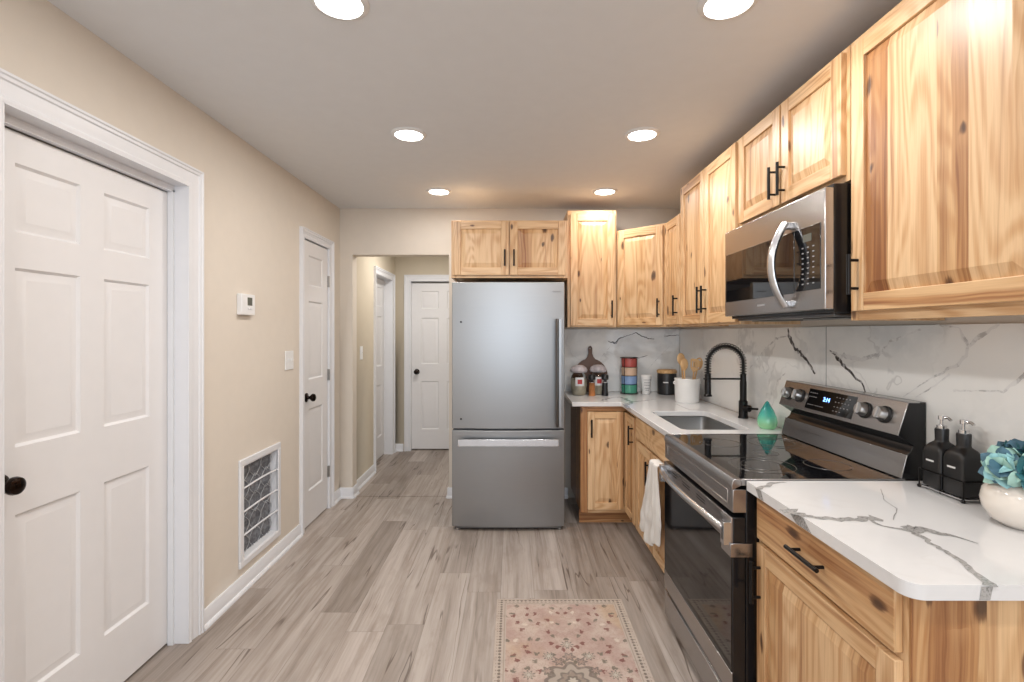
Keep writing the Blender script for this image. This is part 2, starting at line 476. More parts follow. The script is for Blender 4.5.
# ---------------------------------------------------------------- room shell
XL, XR, YB, YR = -1.49, 1.437, 4.28, -3.1
HX0, HY1, HXR = -1.41, 5.96, -.30            # hall: left wall, end wall, right wall
def wall(axis, a0, a1, u0, u1, z0, z1, holes):
    """wall with its face at a0, back at a1; u = running coordinate; holes (u0,u1,z0,z1)"""
    p = P()
    us = sorted({u0, u1, *[h[0] for h in holes], *[h[1] for h in holes]}); zs = sorted({z0, z1, *[h[2] for h in holes], *[h[3] for h in holes]})
    pt = (lambda a, u, z: (a, u, z)) if axis == 'x' else (lambda a, u, z: (u, a, z))
    for i in range(len(us)-1):
        for j in range(len(zs)-1):
            cu, cz = (us[i]+us[i+1])/2, (zs[j]+zs[j+1])/2
            if any(h[0] < cu < h[1] and h[2] < cz < h[3] for h in holes): continue
            for a in (a0, a1): p.face([pt(a, us[i], zs[j]), pt(a, us[i+1], zs[j]), pt(a, us[i+1], zs[j+1]), pt(a, us[i], zs[j+1])])
    def tun(A, B, C, D):
        for (ua, za), (ub, zb) in ((((A), (C))), (((B), (C))), (((B), (D))), (((A), (D)))) and (((A, C), (B, C)), ((B, C), (B, D)), ((B, D), (A, D)), ((A, D), (A, C))):
            if za == zb == 0: continue
            p.face([pt(a0, ua, za), pt(a0, ub, zb), pt(a1, ub, zb), pt(a1, ua, za)])
    tun(u0, u1, z0, z1)
    for h in holes: tun(*h)
    bmesh.ops.remove_doubles(p.bm, verts=p.bm.verts[:], dist=1e-5)
    bmesh.ops.recalc_face_normals(p.bm, faces=p.bm.faces[:])
    return p
fl = P(); fl.box(-1.75, 1.6, -3.25, 6.2, -.05, 0); struct('floor', fl, 'floor', 'grey-beige weathered oak plank floor', 'floor')
cl = P(); cl.box(-1.75, 1.6, -3.25, 4.40, CEIL, CEIL+.08); struct('ceiling', cl, 'ceiling', 'light grey painted kitchen ceiling', 'ceiling')
D1 = (1.446, 2.278, 0, 2.094); D2 = (3.535, 4.025, 0, 2.10); VT = (2.725, 3.145, .165, .695)
struct('wall_left', wall('x', XL, XL-.13, YR-.12, YB, 0, CEIL, [D1, D2, VT]), 'wall', 'cream wall on the left with two white doors', 'wall')
struct('wall_right', wall('x', XR, XR+.12, YR-.12, YB+.12, 0, CEIL, []), 'wall', 'cream wall behind the cabinets and range', 'wall')
struct('wall_back', wall('y', YB, YB+.115, XL-.13, XR, 0, CEIL, [(-1.38, -.55, 0, 2.088)]), 'wall', 'cream end wall with the opening to the hall', 'wall')
struct('wall_rear', wall('y', YR, YR-.12, XL, XR, 0, CEIL, [(-1.15, .95, .75, 2.15)]), 'wall', 'cream wall behind the viewer with a window', 'wall')
HD = (5.10, 5.80, 0, 2.03)
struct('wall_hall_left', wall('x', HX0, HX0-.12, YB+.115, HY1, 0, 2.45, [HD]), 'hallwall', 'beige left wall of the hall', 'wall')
ED = (-1.226, -.466, 0, 2.035)
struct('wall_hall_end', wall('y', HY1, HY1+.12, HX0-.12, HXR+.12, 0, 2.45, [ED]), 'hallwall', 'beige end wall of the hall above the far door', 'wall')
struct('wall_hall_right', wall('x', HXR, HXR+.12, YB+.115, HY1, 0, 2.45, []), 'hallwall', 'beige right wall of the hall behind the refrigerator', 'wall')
hc = P(); hc.box(-1.6, -.1, YB+.115, 6.1, 2.45, 2.5); struct('ceiling_hall', hc, 'ceiling', 'ceiling of the hall', 'ceiling')
# closets behind the doors
bk = P(); bk.box(-1.70, -1.64, 1.3, 4.2, 0, 2.3); struct('wall_closet_left', bk, 'wall', 'wall hidden behind the left doors', 'wall')
bk = P(); bk.box(HX0-.3, HX0-.25, 4.9, 6.0, 0, 2.3); struct('wall_closet_hall', bk, 'hallwall', 'wall hidden behind the hall side door', 'wall')
bk = P(); bk.box(-1.6, -.1, HY1+.25, HY1+.3, 0, 2.4); struct('wall_beyond', bk, 'hallwall', 'wall hidden behind the far door', 'wall')
# window behind the viewer
wn = P()
for a in ((-1.15, -1.10, .75, 2.15), (.90, .95, .75, 2.15), (-1.10, .90, .75, .80), (-1.10, .90, 2.10, 2.15), (-.125, -.075, .80, 2.10), (-1.10, .90, 1.43, 1.47)):
    wn.box(a[0], a[1], YR-.09, YR-.03, a[2], a[3])
struct('window_1', wn, 'trim', 'white framed window behind the viewer', 'window')
# hall floor transition strip
th = P(); th.box(-1.38, -.55, YB+.03, YB+.055, 0, .004); struct('trim_threshold', th, 'floor', 'thin wood strip across the hall opening', 'trim', .001)

def baseboard(name, segs, label):
    p = P()
    for (x0, y0, x1, y1, nx, ny) in segs:
        a, b = Vector((x0, y0, 0)), Vector((x1, y1, 0)); n = Vector((nx, ny, 0))
        prof = [(0, 0), (.026, 0), (.026, .006), (.022, .016), (.014, .021), (.014, .066), (.010, .074), (.010, .080), (.005, .088), (0, .088)]
        A = [p.bm.verts.new(a + n*d + Vector((0, 0, h))) for d, h in prof]; B = [p.bm.verts.new(b + n*d + Vector((0, 0, h))) for d, h in prof]
        for i in range(len(prof)-1): p.face([A[i], A[i+1], B[i+1], B[i]])
        p.face(A); p.face(B[::-1])
    bmesh.ops.recalc_face_normals(p.bm, faces=p.bm.faces[:])
    struct(name, p, 'trim', label, 'baseboard')
baseboard('baseboard_left', [(XL, 2.37, XL, 3.475, 1, 0), (XL, 4.095, XL, YB, 1, 0), (XL, YR, XL, 1.35, 1, 0)], 'white baseboard along the left wall')
baseboard('baseboard_back', [(XL, YB, -1.38+.014, YB, 0, -1), (-1.38, YB-.014, -1.38, YB+.115, 1, 0), (-.55-.014, YB, .47, YB, 0, -1), (-.55, YB-.014, -.55, YB+.115, -1, 0)], 'white baseboard on the end wall beside the hall opening')
baseboard('baseboard_hall', [(HX0, YB+.115, HX0, 5.03, 1, 0), (HX0, 5.87, HX0, HY1, 1, 0), (HX0, HY1, -1.31, HY1, 0, -1)], 'white baseboard in the hall')
baseboard('baseboard_right', [(XR, YR, XR, .95, -1, 0)], 'white baseboard along the right wall behind the viewer')

def casing(name, axis, face, sgn, u0, u1, ztop, w, depth_back, label, parent=None):
    """moulded casing round an opening plus the jamb lining"""
    p = P()
    prof = [(0, .009), (.008, .013), (.014, .013), (.018, .007), (.024, .007), (.30*w+.01, .011), (.62*w, .014), (w-.026, .014), (w-.022, .020), (w-.012, .020), (w-.008, .025), (w, .025)]
    pt = (lambda a, u, z: (face + sgn*a, u, z)) if axis == 'x' else (lambda a, u, z: (u, face + sgn*a, z))
    path = [(u0, 0, -1, 0), (u0, ztop, -1, 1), (u1, ztop, 1, 1), (u1, 0, 1, 0)]
    cols = []
    for (u, z, du, dz) in path:
        cols.append([pt(0, u, z)] + [pt(t, u + du*d, z + dz*d) for d, t in prof] + [pt(0, u + du*w, z + dz*w)])
    cv = [[p.bm.verts.new(q) for q in c] for c in cols]
    for i in range(3):
        for k in range(len(cv[0])-1): p.face([cv[i][k], cv[i][k+1], cv[i+1][k+1], cv[i+1][k]])
    for c in (cv[0], cv[3]): p.face(c)
    # jamb lining (15 mm) inside the opening
    def jb(ua, ub, za, zb):
        q0, q1 = pt(.010, ua, za), pt(-depth_back, ub, zb)
        p.box(q0[0], q1[0], q0[1], q1[1], q0[2], q1[2])
    t = .004
    jb(u0-.001, u0+t, 0, ztop); jb(u1-t, u1+.001, 0, ztop); jb(u0, u1, ztop-t, ztop+.001)
    bmesh.ops.recalc_face_normals(p.bm, faces=p.bm.faces[:])
    o = p.build(name, 'trim', parent, .0008)
    if parent is None:
        o['kind'] = 'structure'; o['label'] = label; o['category'] = 'trim'
    return o

def panel_door(W, H, panels, T=.035, stop=True):
    """slab in local XZ, front at y=0 facing -y, moulded recessed panels"""
    p = P()
    xs = sorted({0, W, *[a[0] for a in panels], *[a[1] for a in panels]}); zs = sorted({0, H, *[a[2] for a in panels], *[a[3] for a in panels]})
    for i in range(len(xs)-1):
        for j in range(len(zs)-1):
            cx, cz = (xs[i]+xs[i+1])/2, (zs[j]+zs[j+1])/2
            if any(a[0] < cx < a[1] and a[2] < cz < a[3] for a in panels): continue
            p.face([(xs[i], 0, zs[j]), (xs[i+1], 0, zs[j]), (xs[i+1], 0, zs[j+1]), (xs[i], 0, zs[j+1])])
    for a in panels:
        p.rings(a[0], a[1], a[2], a[3], 0, [(0, 0), (.009, .009), (.016, .009), (.036, .002), (.038, .002)])
    p.box(0, W, .0105, T, 0, H)
    for q in ((0, 0, 0, H), (W, W, 0, H)): p.face([(q[0], 0, 0), (q[0], .0105, 0), (q[0], .0105, H), (q[0], 0, H)])
    for z in (0, H): p.face([(0, 0, z), (W, 0, z), (W, .0105, z), (0, .0105, z)])
    return p
def six(W, H, st=.12, mul=.105):
    pw = (W - 2*st - mul)/2; r = []
    for x in (st, st+pw+mul):
        for z0, z1 in ((.118*H, .408*H), (.512*H, .79*H), (.845*H, .952*H)): r.append((x, x+pw, z0, z1))
    return r
ROT_L = PI/2      # local -y faces +x : door in the left wall, local x runs towards +Y
def knob(root, lx, z, sgn=1, name='knob', r=.027):
    p = P()
    p.lathe([(0, 0), (.033, 0), (.034, .004), (.030, .008), (.016, .011), (.012, .016), (.011, .028), (.018, .034), (r, .044), (r*1.05, .052), (r*.95, .062), (r*.6, .068), (0, .070)], (lx, 0, z), (0, -1, 0), seg=24)
    return p.build(name, 'bronze', root)
def door(name, label, loc, rz, W, H, panels, knob_x, knob_z, z0=.012):
    t = thing(name, label, 'door', loc, rz); t['kind'] = 'structure'
    p = panel_door(W, H, panels); p.xform(Matrix.Translation((0, 0, z0))); p.build('door_panel', 'door', t)
    if knob_x is not None: knob(t, knob_x, knob_z).name = 'door_knob'
    return t
# rz = +90deg: local x -> +Y, local -y -> +X
d = door('door_1', 'large white six-panel door nearest the viewer on the left wall', (-1.572, 1.452, 0), PI/2, .82, 2.045, six(.82, 2.045), .068, .954)
casing('door_casing', 'x', XL, 1, D1[0], D1[1], D1[3], .086, .13, 'casing').name = 'trim_1'
bpy.data.objects['trim_1']['label'] = 'white moulded casing round the large left door'
stp = P(); stp.box(-1.570, -1.545, 1.450, 1.464, 0, 2.07); stp.box(-1.570, -1.545, 2.262, 2.274, 0, 2.07); stp.box(-1.570, -1.545, 1.45, 2.274, 2.062, 2.09)
struct('trim_2', stp, 'trim', 'white door stop around the large left door', 'trim')
d = door('door_2', 'narrow white three-panel closet door on the left wall', (XL-.006, 3.542, 0), PI/2, .476, 2.075, [(.105, .371, .118*2.075, .408*2.075), (.105, .371, .512*2.075, .79*2.075), (.105, .371, .845*2.075, .952*2.075)], .058, .95)
for i, hz in enumerate((1.83, 1.08, .30)):
    p = P(); p.cyl((.482, -.010, hz-.045), (.482, -.010, hz+.045), .007, seg=10); p.box(.468, .490, -.006, -.001, hz-.044, hz+.044)
    p.build('hinge', 'nickel', d)
casing('trim_3', 'x', XL, 1, D2[0], D2[1], D2[3], .062, .13, 'white casing round the narrow closet door')
d = door('door_3', 'white door on the left side of the hall', (HX0-.09, 5.105, 0), PI/2, .69, 2.01, six(.69, 2.01, .11, .09), None, 0)
casing('trim_4', 'x', HX0, 1, HD[0], HD[1], HD[3], .065, .12, 'white casing round the hall side door')
d = door('door_4', 'white six-panel door at the far end of the hall', (-1.222, HY1+.05, 0), 0, .752, 2.0, six(.752, 2.0, .115, .10), .062, .945, .015)
casing('trim_5', 'y', HY1, -1, ED[0], ED[1], ED[3], .072, .12, 'white casing round the far hall door')

# ---------------------------------------------------------------- ceiling lights
rows = [1.60, 2.67, 3.75]; k = 0
names = {(0, -1): 'nearest left round recessed ceiling light cut by the top of the photo', (0, 1): 'nearest right round recessed ceiling light cut by the top of the photo',
         (1, -1): 'middle left round recessed ceiling light', (1, 1): 'middle right round recessed ceiling light',
         (2, -1): 'farthest left round recessed ceiling light, near the hall opening', (2, 1): 'farthest right round recessed ceiling light, near the tall wall cabinet'}
lamps = [(x, y, names.get((i, s))) for i, y in enumerate(rows) for s, x in ((-1, -.558), (1, .692))] + [(-.558, .0, None), (.692, .0, None), (-.558, -1.5, None), (.692, -1.5, None)]
for x, y, lb in lamps:
    t = thing('ceiling_light', lb or ('round recessed ceiling light behind the viewer, %s %s' % ('left' if x < 0 else 'right', 'near' if y > -1 else 'by the window')), 'ceiling light', (x, y, CEIL), 0, 'recessed ceiling lights')
    p = P(); p.lathe([(.072, -.004), (.074, -.010), (.090, -.006), (.094, -.001), (.094, 0), (.070, 0)], seg=36); p.build('trim_ring', 'whiteplastic', t)
    p = P(); p.lathe([(0, -.0055), (.073, -.0055)], seg=36); p.build('diffuser', 'lens', t)
    area('lamp_light', (0, 0, -.014), (0, 0, 0), .14, .14, LAMP_POWER*(.5 if y > 3 else 1.0), WARM, 'DISK', t)
area('hall_fill_light', (-.85, 5.0, 2.40), (0, 0, 0), .18, .18, 13, WARM, 'DISK')  # added unseen fill light that brightens the hall; no fixture here

# ---------------------------------------------------------------- things on the left wall
t = thing('thermostat', 'small white thermostat with grey display on the cream wall', 'thermostat', (XL, 2.755, 1.575), PI/2)
p = P(); p.box(-.07, .07, -.028, 0, -.058, .058); p.build('housing', 'whiteplastic', t, .005, 3)
p = P(); p.box(-.012, .036, -.0295, -.027, -.004, .040); p.build('display', 'lcd', t)
for bx in (-.01, .016): 
    p = P(); p.box(bx, bx+.016, -.031, -.027, -.026, -.016); p.build('button', 'trim', t, .001)
def switch_plate(label, loc, rz, gangs, w):
    t = thing('light_switch', label, 'light switch', loc, rz)
    p = P(); p.box(-w/2, w/2, -.006, 0, -.062, .062); p.build('switch_plate', 'whiteplastic', t, .002)
    for i in range(gangs):
        cx = (i-(gangs-1)/2)*.046
        p = P(); p.box(cx-.005, cx+.005, -.008, -.005, -.013, .013); p.prism([(-.006, -.004), (-.018, .004), (-.016, .010), (-.006, .008)], 'x', cx-.004, cx+.004)
        p.build('toggle', 'whiteplastic', t, .0006)
switch_plate('white double light switch plate left of the narrow closet door', (XL, 3.31, 1.236), PI/2, 2, .118)
switch_plate('white single light switch plate on the hall wall', (HX0, 4.62, 1.23), PI/2, 1, .075)
t = thing('return_air_grille', 'white return air grille with exposed filter low on the left wall', 'vent', (XL, 2.935, 0), PI/2)
p = P()
x0, x1, z0, z1 = -.235, .235, .135, .725
for (a, b, c, e) in ((x0, x1, z1-.036, z1), (x0, x1, z0, z0+.036), (x0, x0+.036, z0+.036, z1-.036), (x1-.036, x1, z0+.036, z1-.036)): p.box(a, b, -.014, 0, c, e)
for (a, b, c, e) in ((-.199, .199, .683, .693), (-.199, .199, .167, .177), (-.205, -.199, .17, .69), (.199, .205, .17, .69)): p.box(a, b, -.010, .045, c, e)
p.build('frame', 'trim', t, .003)
for i in range(1, 4):
    z = .171 + i*.1295
    p = P(); pts = [(-.199 + .398*k/12, -.004 - .010*math.sin(PI*k/12), z + .012*math.sin(PI*k/12)) for k in range(13)]; p.tube(pts, .005, seg=8)
    p.build('bar', 'trim', t)
g = G('pleated_filter'); fx, fy, fz = g.coord()
n = g.noise(g.xyz(fx*40, fy*40, fz*60), 1, 4, .6); pl = g.math('SINE', (fx+fy)*260)
M['filter'] = g.done(g.mix(g.step(n, .35, .7), (.13, .135, .15), (.24, .25, .275)), .9)
p = P()
for i in range(16):
    a, b = -.198 + i*.02475, -.198 + (i+1)*.02475; m_ = (a+b)/2
    p.face([(a, .040, .177), (m_, .034, .177), (m_, .034, .683), (a, .040, .683)]); p.face([(m_, .034, .177), (b, .040, .177), (b, .040, .683), (m_, .034, .683)])
f_ = p.build('filter', 'filter', t)
p = P()
for i in range(3):
    for j in range(5):
        cx, cz = -.132 + i*.132, .225 + j*.103
        for s_ in (-1, 1):
            pts = [(cx + .066*math.sin(q*PI/6)*s_, .030, cz - .06 + .12*q/6*1.0) for q in range(7)]; p.tube(pts, .0022, seg=5, caps=False)
M['wire'] = plain('galvanised_wire', (.40, .41, .43), .5)
p.build('wire_mesh', 'wire', f_)

# ---------------------------------------------------------------- cabinets
def strips(w, lo=.06, hi=.14):
    xs = [0.0]
    while xs[-1] < w - .05:
        xs.append(min(w, xs[-1] + random.uniform(lo, hi)))
    if w - xs[-1] < .04: xs[-1] = w
    else: xs.append(w)
    return xs
def cab_front(p, x0, x1, z0, z1, stile=.056, tones=None, T=.02):
    """raised-panel front between y=-T and 0"""
    y0 = -T
    p.box(x0, x0+stile, y0, 0, z0, z1, tone=random.random()*.35); p.box(x1-stile, x1, y0, 0, z0, z1, tone=random.random()*.35)
    p.box(x0+stile, x1-stile, y0, 0, z0, z0+stile, g='x', tone=random.random()*.4); p.box(x0+stile, x1-stile, y0, 0, z1-stile, z1, g='x', tone=random.random()*.4)
    a0, a1, b0, b1 = x0+stile, x1-stile, z0+stile, z1-stile; bv = min(.034, (a1-a0)*.25)
    lo, hi = y0+.010, y0+.001
    cuts = [c + a0 for c in strips(a1-a0)]
    cuts = [c for c in cuts if a0+bv+.01 < c < a1-bv-.01]
    xs = [a0, a0+bv] + cuts + [a1-bv, a1]; zs = [b0, b0+bv, b1-bv, b1]
    tl = tones or [random.random() for _ in range(20)]
    H = lambda i, j: lo if i in (0, len(xs)-1) or j in (0, 3) else hi
    strip_of = []
    ci = 0
    for i in range(len(xs)-1):
        if i > 1 and i < len(xs)-2: ci += 1
        strip_of.append(ci)
    offs = [(random.random()*9, random.random()*9) for _ in range(20)]
    for i in range(len(xs)-1):
        for j in range(3):
            q = [(xs[i], H(i, j), zs[j]), (xs[i+1], H(i+1, j), zs[j]), (xs[i+1], H(i+1, j+1), zs[j+1]), (xs[i], H(i, j+1), zs[j+1])]
            kw = dict(tone=tl[strip_of[i]], off=offs[strip_of[i]])
            ci_, cj_ = i in (0, len(xs)-2), j in (0, 2)
            if ci_ and cj_:
                if (i == 0) == (j == 0): p.face([q[0], q[1], q[2]], **kw); p.face([q[0], q[2], q[3]], **kw)
                else: p.face([q[1], q[2], q[3]], **kw); p.face([q[1], q[3], q[0]], **kw)
            else: p.face(q, **kw)
def slab_front(p, x0, x1, z0, z1, T=.02):
    p.box(x0, x1, -T, 0, z0, z1, g='x', tone=random.random()*.5)
def pull(root, M4, x, z0, z1, horizontal=False, ln=None):
    p = P(); y = -.02
    if horizontal:
        a, b = (x-ln/2, y-.030, z0), (x+ln/2, y-.030, z0); posts = [(x-ln*.36, z0), (x+ln*.36, z0)]
    else:
        a, b = (x, y-.030, z0), (x, y-.030, z1); L = z1-z0; posts = [(x, z0+L*.15), (x, z1-L*.15)]
    p.cyl(a, b, .0062, seg=12)
    for px, pz in posts: p.cyl((px, y+.0005, pz), (px, y-.029, pz), .0048, seg=10)
    p.xform(M4)
    return p.build('handle', 'black', root)
I4 = Matrix.Identity(4)
def cabinet(name, label, cat, loc, rz, W, z0, z1, D, doors, drawers=(), toe=False, group=None, frame=True):
    t = thing(name, label, cat, loc, rz, group)
    p = P(); th = .018
    p.box(0, th, .018, D, z0, z1, tone=.3); p.box(W-th, W, .018, D, z0, z1, tone=.15)
    p.box(th, W-th, .018, D, z0+.010, z0+.010+th, g='x'); p.box(th, W-th, D-.008, D, z0+th, z1)
    if not toe: p.box(th, W-th, .018, D, z1-th, z1, g='x')
    fs = .038
    p.box(0, fs, 0, .019, z0, z1, tone=random.random()*.3); p.box(W-fs, W, 0, .019, z0, z1, tone=random.random()*.3)
    p.box(fs, W-fs, 0, .019, z0, z0+fs, g='x', tone=random.random()*.3); p.box(fs, W-fs, 0, .019, z1-fs, z1, g='x', tone=random.random()*.3)
    if len(doors) > 1 and W > .5: p.box(W/2-.02, W/2+.02, 0, .019, z0+fs, z1-fs, tone=.2)
    if drawers: p.box(fs, W-fs, 0, .019, drawers[0][2]-.03, drawers[0][2]+.01, g='x', tone=.1)
    p.build('carcass', 'hickory', t, .0012)
    for dd in doors:
        p = P(); cab_front(p, *dd[:4], tones=dd[5] if len(dd) > 5 else None); o = p.build('door', 'hickory', t, .0022)
        if dd[4]: pull(o, I4, *dd[4])
    for dr in drawers:
        p = P(); slab_front(p, *dr[:4]); o = p.build('drawer' if dr[4] else 'false_drawer_front', 'hickory', t, .003)
        if dr[4]: pull(o, I4, dr[4][0], dr[4][1], dr[4][1], True, .15)
    if toe:
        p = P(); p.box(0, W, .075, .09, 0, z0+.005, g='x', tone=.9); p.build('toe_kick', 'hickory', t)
    return t
U0, U30, U36 = 1.462, 2.229, 2.389
RZ = -PI/2
hz = (1.535, 1.672)
# above fridge
cabinet('wall_cabinet', 'wide low hickory cabinet with two doors above the refrigerator', 'cabinet', (-.455, 3.67, 0), 0, .857, 1.822, 2.246, .60,
        [(.016, .424, 1.842, 2.236, (.395, 1.905, 2.025), [.05, .2, .1, .35, .15]), (.433, .841, 1.842, 2.236, (.462, 1.905, 2.025), [.5, .2, .3, .05, .1])])
cabinet('wall_cabinet', 'tall single-door hickory wall cabinet just right of the refrigerator', 'cabinet', (.433, 3.955, 0), 0, .388, U0, U36, .32,
        [(.022, .372, U0+.012, U36-.03, (.345, *hz), [.35, .42, .30, .38])])
# diagonal corner wall cabinet: five-sided body
t = thing('corner_wall_cabinet', 'short diagonal corner wall cabinet with a single door', 'cabinet', (.827, 3.975, 0), -PI/4)
L = math.hypot(.305, .305)
pent = [(0, 0), (L, 0), (L+.2150, .2150), (L/2, .2150+.2150+.2157), (-.2150, .2150)]
p = P(); p.prism([(a, b+.018) if b == 0 else (a, b) for a, b in pent], 'z', U0, U30, tone=.2)
p.box(0, .045, 0, .02, U0, U30, tone=.2); p.box(L-.045, L, 0, .02, U0, U30, tone=.3); p.box(.045, L-.045, 0, .02, U0, U0+.04, g='x', tone=.1); p.box(.045, L-.045, 0, .02, U30-.04, U30, g='x', tone=.1)
p.build('carcass', 'hickory', t, .0012)
p = P(); cab_front(p, .022, L-.022, U0+.014, U30-.014, tones=[.05, .3, .12, .4, .2]); o = p.build('door', 'hickory', t, .0022)
pull(o, I4, L-.05, *hz)
cabinet('wall_cabinet', 'narrow short hickory wall cabinet between the corner cabinet and the tall double one', 'cabinet', (1.132, 3.662, 0), RZ, .335, U0, U30, .30,
        [(.014, .322, U0+.014, U30-.014, (.292, *hz), [.3, .2, .5])])
cabinet('wall_cabinet', 'tall double-door hickory wall cabinet left of the microwave', 'cabinet', (1.132, 3.322, 0), RZ, .842, U0, U36, .30,
        [(.014, .415, U0+.012, U36-.014, (.388, 1.535, 1.69), [.2, .1, .3, .15]), (.425, .828, U0+.012, U36-.014, (.455, 1.535, 1.69), [.45, .2, .1, .3])])
cabinet('wall_cabinet', 'short double-door hickory wall cabinet above the microwave', 'cabinet', (1.132, 2.476, 0), RZ, .804, 1.934, U36, .30,
        [(.018, .396, 1.956, U36-.016, (.368, 1.985, 2.12), [.2, .3, .15]), (.408, .786, 1.956, U36-.016, (.436, 1.985, 2.12), [.05, .1, .02, .1])])
cabinet('wall_cabinet', 'large single-door hickory wall cabinet nearest the viewer, right of the microwave', 'cabinet', (1.132, 1.668, 0), RZ, .664, U0, U36, .30,
        [(.030, .648, U0+.030, U36-.03, (.062, 1.545, 1.675), [.92, .12, .10, .62, .15, .2])])
# base cabinets
B1 = .881
t = thing('corner_base_cabinet', 'L-shaped hickory corner base cabinet with a folding two-leaf door beside the refrigerator', 'cabinet', (.495, 3.65, 0), 0)
p = P()
w_ = lambda *a, **k: p.box(a[0], a[1], a[2], a[3], a[4], a[5], **k)
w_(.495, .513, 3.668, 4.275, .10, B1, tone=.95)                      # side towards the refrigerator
w_(.513, 1.43, 4.262, 4.275, .10, B1); w_(1.418, 1.43, 3.31, 4.262, .10, B1)
w_(.513, 1.418, 3.668, 4.262, .105, .12, g='x'); w_(.848, 1.418, 3.31, 3.668, .105, .12, g='x')
w_(.495, .548, 3.65, 3.669, .10, B1, tone=.85); w_(.548, .83, 3.65, 3.669, .10, .14, g='x', tone=.2); w_(.548, .83, 3.65, 3.669, .845, B1, g='x', tone=.75)
w_(.83, .849, 3.31, 3.669, .10, .14, g='y', tone=.2); w_(.83, .849, 3.31, 3.65, .845, B1, g='y', tone=.5); w_(.83, .849, 3.305, 3.335, .10, B1, tone=.4)
p.build('carcass', 'hickory', t, .0012, world=True)
p = P(); cab_front(p, .05, .312, .128, .842, .05, tones=[.1, .25, .2]); o = p.build('door', 'hickory', t, .0022); pull(o, I4, .075, .66, .79)
Mr = Matrix.Translation((.335, 0, 0)) @ Matrix.Rotation(RZ, 4, 'Z')
p = P(); cab_front(p, .026, .312, .128, .842, .05, tones=[.5, .6, .4]); p.xform(Mr); o = p.build('door', 'hickory', t, .0022)
pull(o, Mr, .285, .66, .79)
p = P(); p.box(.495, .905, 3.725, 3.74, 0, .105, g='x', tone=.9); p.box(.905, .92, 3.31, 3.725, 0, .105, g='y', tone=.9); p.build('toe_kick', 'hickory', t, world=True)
cabinet('sink_cabinet', 'hickory sink base cabinet with two doors left of the range', 'cabinet', (.83, 3.30, 0), RZ, .815, .10, B1, .598,
        [(.016, .400, .128, .712, (.368, .52, .66), [.35, .5, .3, .6]), (.410, .795, .128, .712, (.445, .52, .66), [.5, .3, .6, .4])],
        [(.016, .795, .728, .868, None)], True)
cabinet('drawer_cabinet', 'hickory base cabinet with one drawer and one door nearest the viewer', 'cabinet', (.843, 1.705, 0), RZ, .645, .10, B1, .585,
        [(.022, .630, .128, .714, (.047, .52, .66), [.62, .12, .3, .18, .5, .2])],
        [(.022, .630, .730, .870, (.33, .80))], True)
end = [o for o in bpy.data.objects if o.name.startswith('drawer_cabinet')][0]
p = P(); xs = [0] + [.05, .16, .25, .37, .46, .54, .585]
for i in range(len(xs)-1): p.box(.645, .651, xs[i], xs[i+1], .0, B1, tone=random.random()*.9)
p.build('end_panel', 'hickory', end)

# ---------------------------------------------------------------- countertops
def rrect(x0, x1, y0, y1, r, n=6):
    pts = []
    for cx, cy, a in ((x1-r, y1-r, 0), (x0+r, y1-r, 90), (x0+r, y0+r, 180), (x1-r, y0+r, 270)):
        for k in range(n+1):
            an = math.radians(a + 90*k/n); pts.append((cx + r*math.cos(an), cy + r*math.sin(an)))
    return pts
def slab(outer, holes, z0, z1):
    p = P(); es = []
    for lp in [outer] + holes:
        vs = [p.bm.verts.new((x, y, z1)) for x, y in lp]
        es += [p.bm.edges.new((vs[i], vs[(i+1) % len(vs)])) for i in range(len(vs))]
    bmesh.ops.triangle_fill(p.bm, edges=es, use_beauty=True)
    r = bmesh.ops.extrude_face_region(p.bm, geom=p.bm.faces[:])
    bmesh.ops.translate(p.bm, vec=(0, 0, z0-z1), verts=[g_ for g_ in r['geom'] if isinstance(g_, bmesh.types.BMVert)])
    bmesh.ops.recalc_face_normals(p.bm, faces=p.bm.faces[:])
    return p
CT = .914; SX0, SX1, SY0, SY1 = .885, 1.245, 2.60, 3.21
ct = slab([(.43, 4.268), (.43, 3.62), (.785, 3.62), (.79, 3.60), (.79, 2.482), (1.425, 2.482), (1.425, 4.268)], [rrect(SX0, SX1, SY0, SY1, .045)], B1+.001, CT)
ct.bm.faces.ensure_lookup_table()
ctop = ct.build('countertop', 'quartz', None, .003)
tag(ctop, 'L-shaped white quartz countertop around the sink in the corner', 'countertop')
v = P(); Q = lambda a, z=CT+.0004: [on(x, y, Z=z) for x, y in a]
up = (0, 0, 1)
ribbon(v, Q([(601, 400.5), (608, 398.5), (619, 397), (626, 399), (631, 402)]), [.012, .02, .02, .03, .03], up, 0)
ribbon(v, Q([(631, 402), (642, 401), (656, 399)]), [.03, .014, .008], up, 0)
ribbon(v, Q([(631, 402), (625.5, 405), (629, 408.2)]), [.03, .03, .02], up, 0)
ribbon(v, Q([(676, 404), (690, 410), (700, 409)]), [.006, .008, .006], up, 0)
v.build('stone_veining', 'veinq', ctop)
NC = slab([(.80, 1.706)] + [(.80+.035-.035*math.cos(math.radians(a)), 1.004+.035-.035*math.sin(math.radians(a))) for a in range(0, 91, 10)] + [(1.425, 1.004), (1.425, 1.706)], [], B1+.001, CT)
nct = NC.build('countertop', 'quartz', None, .003)
tag(nct, 'white quartz countertop with grey veins right of the range', 'countertop')
v = P()
ribbon(v, Q([(791, 509), (800, 514), (811, 516.8), (833, 519), (858, 520), (875, 517)]), [.07, .035, .020, .022, .026, .040], up, 0, .2)
ribbon(v, Q([(868, 519), (882, 526), (898, 529), (908, 528), (917, 534), (933, 544), (957.5, 559), (976, 574), (989, 586)]), [.012, .009, .012, .045, .018, .012, .013, .015, .024], up, 0, .2)
ribbon(v, Q([(903, 526), (914, 530), (933, 532), (957.5, 537), (978, 543.6)]), [.02, .045, .030, .008, .003], up, 0, .2)
